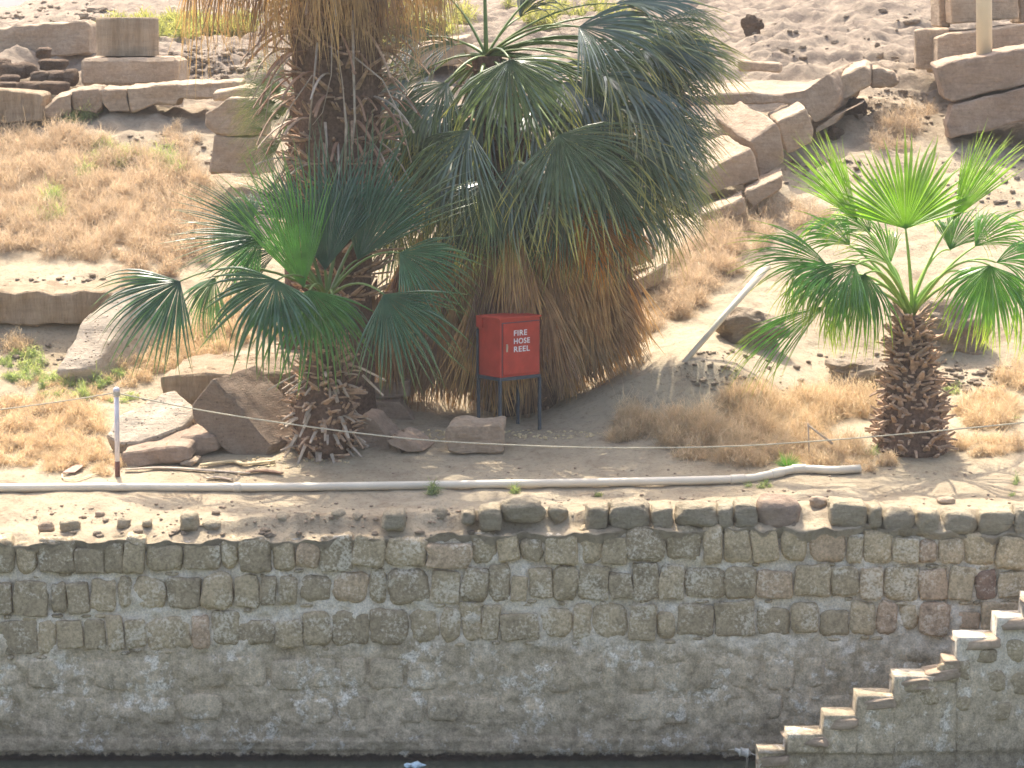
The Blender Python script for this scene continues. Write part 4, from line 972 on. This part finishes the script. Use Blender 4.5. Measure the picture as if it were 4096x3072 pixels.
def strand(name, label, pts, mat, cat, r=.012, flat=.35, lift=.03):
    P_ = [G(x, y) + Vector((0, 0, lift)) for x, y in pts]; mb = MB(); P2 = curve_pts(P_, 6)
    mb.tube(P2, [r * (1 - .4 * abs(2 * i / len(P2) - 1)) for i in range(len(P2))], 7, flat=flat); return tag(recenter(mb.build(name, mat)), label, cat)
strand('dry_stalk', 'pale looped dry stalk behind the pipe at left', [(250, 1905), (255, 1922), (310, 1926), (380, 1905), (455, 1890)], M['straw'], 'stalk', .014)
strand('dry_stalk', 'long grey fallen palm stalk lying between the post and the tilted cube', [(500, 1888), (650, 1880), (850, 1892), (1000, 1902)], M['stub'], 'stalk', .04, .4)
strand('dry_stalk', 'dark brown curled palm husk on the ground before the bushy palm', [(980, 1898), (1060, 1892), (1130, 1902)], M['petdead'], 'stalk', .05, .4)
strand('dry_stalk', 'straw coloured folded leaf lying in front of the tilted cube', [(800, 1872), (880, 1862), (940, 1858), (985, 1868), (1100, 1855)], M['straw'], 'leaf', .045, .5, .04)
strand('dry_stalk', 'grey flat leaf piece nearest the pipe before the bushy palm', [(825, 1922), (870, 1918), (930, 1928)], M['stub'], 'leaf', .04, .3)
mb = MB(); s0 = G(3235, 1852); 
mb.tube([at(3232, 1700, s0.y), at(3270, 1730, s0.y), at(3330, 1775, s0.y)], [.012, .014, .02], 6); mb.tube([at(3232, 1692, s0.y), at(3236, 1780, s0.y), s0], .009, 6)
tag(recenter(mb.build('dead_twig', M['stub'])), 'bent bare twig standing in the scrub left of the young palm', 'twig')
# floating bag
bp = at(1660, 3040, 31.0); t_ = (bp.z); bp = Vector((at(1660, 3040, 31.15).x, 31.15, 0)); mb = MB(); vs = []; fs = []
prof_b = [(-.13, .012), (-.10, .03), (-.05, .02), (0, .045), (.03, .05), (.07, .025), (.13, .006)]
for (x, r_) in prof_b:
    for k in range(12):
        a = 2 * math.pi * k / 12; rn = r_ * (1 + .5 * noise.noise(Vector((x * 30, math.cos(a) * 2, math.sin(a) * 2)))); vs.append(bp + Vector((x, rn * 1.4 * math.cos(a), .018 + rn * math.sin(a))))
for j in range(len(prof_b) - 1):
    for k in range(12): fs.append((j * 12 + k, j * 12 + (k + 1) % 12, (j + 1) * 12 + (k + 1) % 12, (j + 1) * 12 + k))
fs += [tuple(range(12))[::-1], tuple(72 + k for k in range(12))]; mb.add(vs, fs)
tag(recenter(mb.build('plastic_bag', M['plastic'], smooth=False)), 'crumpled pale blue plastic bag floating at the foot of the wall', 'litter')

# ------------------------------------------------------------ wading bird
YBd = 31.0
bc = at(3000, 3018, YBd); sc = YBd / F
def bx(x, y): return at(x - 24, y, YBd)
bird = thing('wading_bird', Vector((bx(3008, 3060).x, YBd, .0)), 'small long-billed wading bird standing at the lowest stair tread', 'bird')
me = bpy.data.meshes.new('b'); sk = [(3030, 3014, 7), (3016, 3012, 15), (3000, 3010, 17), (2986, 3007, 14), (2976, 3003, 9), (2968, 2999, 8), (2961, 2997, 6)]
bm = bmesh.new(); V_ = [bm.verts.new(bx(x, y)) for x, y, _ in sk]; [bm.edges.new((V_[i], V_[i + 1])) for i in range(len(V_) - 1)]; bm.to_mesh(me); bm.free()
o = bpy.data.objects.new('b', me); C.objects.link(o); m_ = o.modifiers.new('s', 'SKIN')
for i, (x, y, r_) in enumerate(sk): me.skin_vertices[0].data[i].radius = (r_ * sc, r_ * sc)
me.skin_vertices[0].data[2].use_root = True
ss = o.modifiers.new('u', 'SUBSURF'); ss.levels = 2; bpy.context.view_layer.update()
me2 = bpy.data.meshes.new_from_object(o.evaluated_get(bpy.context.evaluated_depsgraph_get())); bpy.data.objects.remove(o)
me2.polygons.foreach_set('use_smooth', [True] * len(me2.polygons)); link('bird_body', me2, M['feather'], bird)
mb = MB(); mb.tube([bx(2959, 2997), bx(2950, 2998), bx(2936, 3000)], [.008, .005, .002], 8); mb.build('bill', M['beak'], bird)
mb = MB(); mb.tube([bx(3030, 3014), bx(3040, 3018), bx(3052, 3022)], [.016, .014, .006], 8, flat=.4); mb.build('tail', M['feather'], bird)
for dx, dy in ((0, -.012), (6, .018)):
    mb = MB(); a = bx(3006 + dx, 3022) + Vector((0, dy, 0)); kx = bx(3011 + dx, 3035) + Vector((0, dy, 0)); f_ = Vector((bx(3006 + dx, 3050).x, YBd + dy, -.02))
    mb.tube([a, kx, f_], .0045, 6); mb.tube([f_ + Vector((.0, 0, .022)), f_ + Vector((-.035, 0, .022))], .004, 5); mb.build('leg', M['beak'], bird)
for dy in (-1, 1):
    mb = MB(); mb.rock(bx(2965, 2996) + Vector((0, dy * .016, 0)), (.007, .006, .007), 2, 0, 0, None, 8, 6); mb.build('eye', M['steel'], bird)
mb = MB(); a = Vector((bx(2900, 3056).x, YBd - .05, .006)); b_ = Vector((bx(3010, 3054).x, YBd - .02, .01)); mb.tube([a, b_], .009, 7)
tag(recenter(mb.build('floating_stick', M['stub'])), 'thin stick floating on the water under the wading bird', 'stick')

# ------------------------------------------------------------ scrub, weeds, grass, pebbles
def tufts(name, label, mat, areas, seed, width=.0034, kind='stuff', curly=1.7):
    """areas: (cx, cy, rx, ry, clumps, radius m, strands, height m) in picture pixels, dropped on the ground"""
    r = np.random.RandomState(seed); V = []; T = []; nq = 0; F_ = []
    for (cx, cy, rx, ry, nc, rad, ns, hh) in areas:
        ns = int(ns * 1.35)
        for _ in range(nc):
            q = math.sqrt(r.rand()); a = r.rand() * 2 * math.pi
            g = G(cx + rx * q * math.cos(a), cy + ry * q * math.sin(a)); 
            rr = rad * r.uniform(.45, 1.0); h_ = hh * r.uniform(.5, 1.5)
            c = np.array(g) - np.array([0, 0, .02])
            th = r.rand(ns) * 2 * np.pi; el = np.arccos(r.uniform(.05, 1, ns)); R0 = r.uniform(.05, .75, ns)
            d = np.stack([np.sin(el) * np.cos(th) * rr, np.sin(el) * np.sin(th) * rr, np.cos(el) * h_], 1)
            p = c + d * R0[:, None]
            step = np.linalg.norm(d, axis=1)[:, None] * .16
            dirn = .45 * d / (np.linalg.norm(d, axis=1)[:, None] + 1e-6) + r.normal(0, .5, (ns, 3)); dirn /= np.linalg.norm(dirn, axis=1)[:, None]
            side = np.stack([-np.sin(th), np.cos(th) * .3, r.uniform(-.4, .4, ns)], 1); side /= np.linalg.norm(side, axis=1)[:, None]
            rows = []
            for k in range(4):
                wdt = width * (1 - .22 * k) * r.uniform(.7, 1.3, ns)[:, None]
                rows.append((p - side * wdt, p + side * wdt))
                dirn = dirn + r.normal(0, .42 * curly, (ns, 3)); dirn /= np.linalg.norm(dirn, axis=1)[:, None]
                p = p + dirn * step * (1.2 + .4 * r.rand(ns)[:, None])
            blk = np.stack([x for ab in rows for x in ab], 1)       # ns,8,3
            V.append(blk.reshape(-1, 3)); T.append(np.clip(np.repeat(R0, 8) + np.tile([0, 0, .1, .1, .2, .2, .3, .3], ns) + r.uniform(-.2, .2), 0, 1))
            base = nq + np.arange(ns)[:, None] * 8
            for k in (0, 2, 4): F_.append(base + np.array([[k, k + 1, k + 3, k + 2]]))
            nq += ns * 8
    V = np.concatenate(V); T = np.concatenate(T); Fq = np.concatenate(F_)
    me = bpy.data.meshes.new(name); me.vertices.add(len(V)); me.vertices.foreach_set('co', V.ravel())
    me.loops.add(len(Fq) * 4); me.loops.foreach_set('vertex_index', Fq.ravel().astype(np.int32)); me.polygons.add(len(Fq))
    me.polygons.foreach_set('loop_start', np.arange(0, len(Fq) * 4, 4, dtype=np.int32)); me.update(calc_edges=True)
    A = me.attributes.new('tip', 'FLOAT', 'POINT'); A.data.foreach_set('value', T.astype(np.float32))
    o = link(name, me, M[mat]); tag(o, label, 'scrub' if kind == 'stuff' else 'bush', None, kind if kind == 'stuff' else None); return o
tufts('dry_scrub', 'tangled orange-brown dry scrub covering the left slope', 'scrub',
      [(150, 620, 300, 110, 70, .42, 210, .32), (420, 760, 420, 150, 130, .40, 210, .32), (160, 800, 260, 150, 90, .40, 210, .32), (700, 850, 300, 130, 80, .38, 200, .32), (500, 960, 300, 90, 60, .36, 210, .30), (130, 940, 230, 90, 60, .36, 210, .30), (740, 990, 180, 80, 30, .32, 200, .3), (600, 1090, 110, 50, 16, .25, 200, .25), (720, 560, 80, 50, 8, .3, 120, .2)], 1)
tufts('dry_scrub', 'dry tangled scrub on the terrace at the left edge', 'scrub',
      [(150, 1700, 260, 110, 70, .26, 190, .2), (200, 1820, 250, 70, 60, .24, 190, .18), (420, 1860, 80, 40, 12, .16, 140, .12), (700, 1400, 220, 90, 45, .3, 180, .25), (560, 1470, 100, 60, 18, .25, 160, .2), (980, 1290, 200, 90, 30, .3, 170, .3), (300, 1560, 250, 50, 25, .22, 110, .12), (60, 1390, 60, 40, 5, .3, 120, .3)], 2)
tufts('dry_scrub', 'deep orange-brown dry scrub heaped round the young palm', 'scrub',
      [(2900, 1740, 380, 60, 85, .36, 230, .34), (3200, 1640, 330, 60, 70, .36, 230, .34), (3100, 1820, 380, 45, 75, .28, 210, .24), (2540, 1690, 70, 35, 10, .28, 220, .34), (2480, 1745, 60, 20, 8, .22, 180, .2), (3950, 1660, 130, 60, 30, .32, 190, .28), (3950, 1800, 170, 40, 20, .25, 160, .2), (3400, 1860, 170, 30, 22, .2, 180, .18), (4080, 1520, 80, 50, 12, .28, 150, .25)], 3)
tufts('dry_scrub', 'patchy dry scrub on the right slope among the blocks', 'scrub',
      [(2830, 1080, 130, 90, 44, .34, 190, .3), (2720, 1200, 110, 80, 34, .32, 200, .3), (2950, 960, 120, 60, 26, .34, 190, .3), (2600, 1290, 60, 50, 12, .3, 180, .25), (3100, 860, 230, 70, 22, .38, 180, .28), (3640, 500, 110, 50, 14, .45, 170, .3), (3560, 580, 90, 40, 8, .35, 150, .25), (2680, 1200, 60, 40, 10, .3, 180, .25), (3560, 520, 40, 30, 5, .3, 130, .35)], 4)
tufts('green_weeds', 'pale green weeds showing between the dry scrub on the left', 'weed',
      [(170, 860, 80, 60, 16, .35, 130, .3), (420, 640, 140, 40, 12, .32, 100, .25), (660, 680, 70, 50, 8, .32, 100, .3), (340, 720, 80, 40, 6, .3, 100, .3), (80, 1470, 90, 60, 20, .16, 90, .16), (280, 1550, 180, 50, 24, .16, 90, .16), (420, 1500, 80, 40, 14, .16, 90, .2), (500, 1600, 60, 20, 6, .12, 60, .1), (330, 470, 80, 30, 6, .3, 100, .3)], 5, .005)
tufts('green_weeds', 'sparse green weeds on the right of the terrace', 'weed',
      [(3500, 1800, 30, 20, 3, .15, 80, .2), (4030, 1690, 60, 20, 7, .16, 80, .12), (3830, 1560, 50, 20, 5, .15, 70, .12), (3050, 1945, 60, 10, 6, .1, 60, .08), (4060, 1960, 20, 40, 3, .08, 60, .14)], 6, .004)
tufts('far_grass', 'yellow-green grass along the top of the slope behind the column drum', 'grass',
      [(600, 110, 200, 22, 34, .5, 70, .3), (860, 115, 180, 35, 36, .5, 70, .3), (370, 122, 25, 10, 8, .4, 80, .25), (740, 135, 220, 12, 30, .4, 80, .3), (1900, 60, 700, 50, 50, .5, 60, .4), (1600, 150, 300, 60, 30, .5, 60, .4)], 7, .012)
for (x, y, hh, lb_) in [(1733, 1974, .16, 'small green grass tuft in front of the pipe, left of the cabinet'), (2062, 1970, .12, 'small green grass tuft in front of the pipe, below the cabinet'), (660, 1850, .22, 'leafy green weed growing in front of the flat low stone'), (2390, 1985, .06, 'tiny yellowish tuft in front of the pipe, right of the cabinet')]:
    o = tufts('grass_tuft', lb_, 'weed', [(x, y, 12, 5, 4, .09, 60, hh)], int(x), .005, kind='thing'); recenter(o)
# pebbles and clods
def pebbles(name, label, mat, areas, seed):
    r = random.Random(seed); mb = MB()
    for (cx, cy, rx, ry, n_, s0_, s1_) in areas:
        for _ in range(n_):
            q = math.sqrt(r.random()); a = r.random() * 6.283; g = G(cx + rx * q * math.cos(a), cy + ry * q * math.sin(a)); s_ = s0_ + (s1_ - s0_) * r.random() ** 3
            mb.rock(g + Vector((0, 0, s_ * .15)), (s_ * r.uniform(.8, 1.6), s_, s_ * r.uniform(.4, .8)), 2.6, .16, r.uniform(0, 99), Matrix.Rotation(r.uniform(0, 3), 3, 'Z'), 7, 5)
    return tag(mb.build(name, mat, smooth=False), label, 'stones', kind='stuff')
pebbles('pebbles', 'small pebbles and crumbs of earth scattered over the terrace edge', M['lime'], [(1000, 2060, 1050, 55, 300, .008, .05), (3100, 2000, 1000, 40, 240, .008, .05), (2000, 1900, 2000, 35, 260, .01, .04), (500, 1560, 500, 60, 120, .015, .05)], 31)
pebbles('clods', 'brown clods and stones strewn over the slopes', M['clod'], [(1000, 2065, 1050, 45, 45, .012, .09), (1000, 2140, 1100, 12, 60, .02, .11), (3100, 2100, 900, 10, 40, .02, .07), (650, 620, 220, 90, 160, .01, .10), (3600, 160, 600, 130, 130, .02, .16), (3600, 450, 200, 90, 160, .02, .12), (3950, 700, 200, 150, 160, .02, .12), (3400, 1500, 600, 90, 130, .015, .10), (850, 250, 200, 70, 260, .02, .15), (250, 60, 300, 50, 260, .03, .2), (100, 1420, 200, 50, 90, .02, .1), (3900, 1520, 200, 60, 120, .02, .14), (3300, 700, 250, 60, 100, .02, .12), (300, 1130, 280, 25, 70, .02, .1), (2900, 1480, 200, 80, 90, .02, .1)], 32)
pebbles('leaf_litter', 'straw litter on the shaded ground round the cabinet', M['straw'], [(1750, 1745, 120, 25, 110, .015, .05), (2200, 1740, 220, 20, 150, .012, .05), (1150, 1850, 250, 25, 120, .012, .05)], 33)
# broken earth banks on the right slope
for (x, y, w_, h_, lb_) in [(3010, 1325, 260, 140, 'brown crumbling earth bank beside the white rod'), (3450, 1500, 260, 110, 'shaded earth bank behind the young palm trunk'), (3780, 1330, 300, 170, 'brown earth bank right of the young palm crown'), (3010, 105, 80, 70, 'reddish lump of earth on the far slope right of the leaves'), (3420, 430, 80, 60, 'dark root clump below the squared block'), (3340, 540, 60, 55, 'small dark root clump lower by the diagonal row')]:
    loose('earth_bank', lb_, x, y, w_, h_, M['mud'] if w_ < 100 else M['clod'], 2.8, .26, cat='earth bank', dep=w_ * .0035 * .8, nu=40, nv=26)

# ------------------------------------------------------------ haze volume added as a veil to lift the darks
mb = MB(); mb.box((0, 735, 8), (1040, 1580, 20)); hz = mb.build('haze', None, smooth=False)
m = bpy.data.materials.new('veil_haze'); m.use_nodes = True; t = m.node_tree; t.nodes.remove(t.nodes['Principled BSDF'])
pv = t.nodes.new('ShaderNodeVolumePrincipled'); pv.inputs['Color'].default_value = (.95, .93, .90, 1); pv.inputs['Density'].default_value = HAZE
t.links.new(pv.outputs[0], t.nodes['Material Output'].inputs['Volume']); hz.data.materials.append(m); tag(hz, 'thin haze added over the river bank as a veil that lifts the darks', kind='stuff')
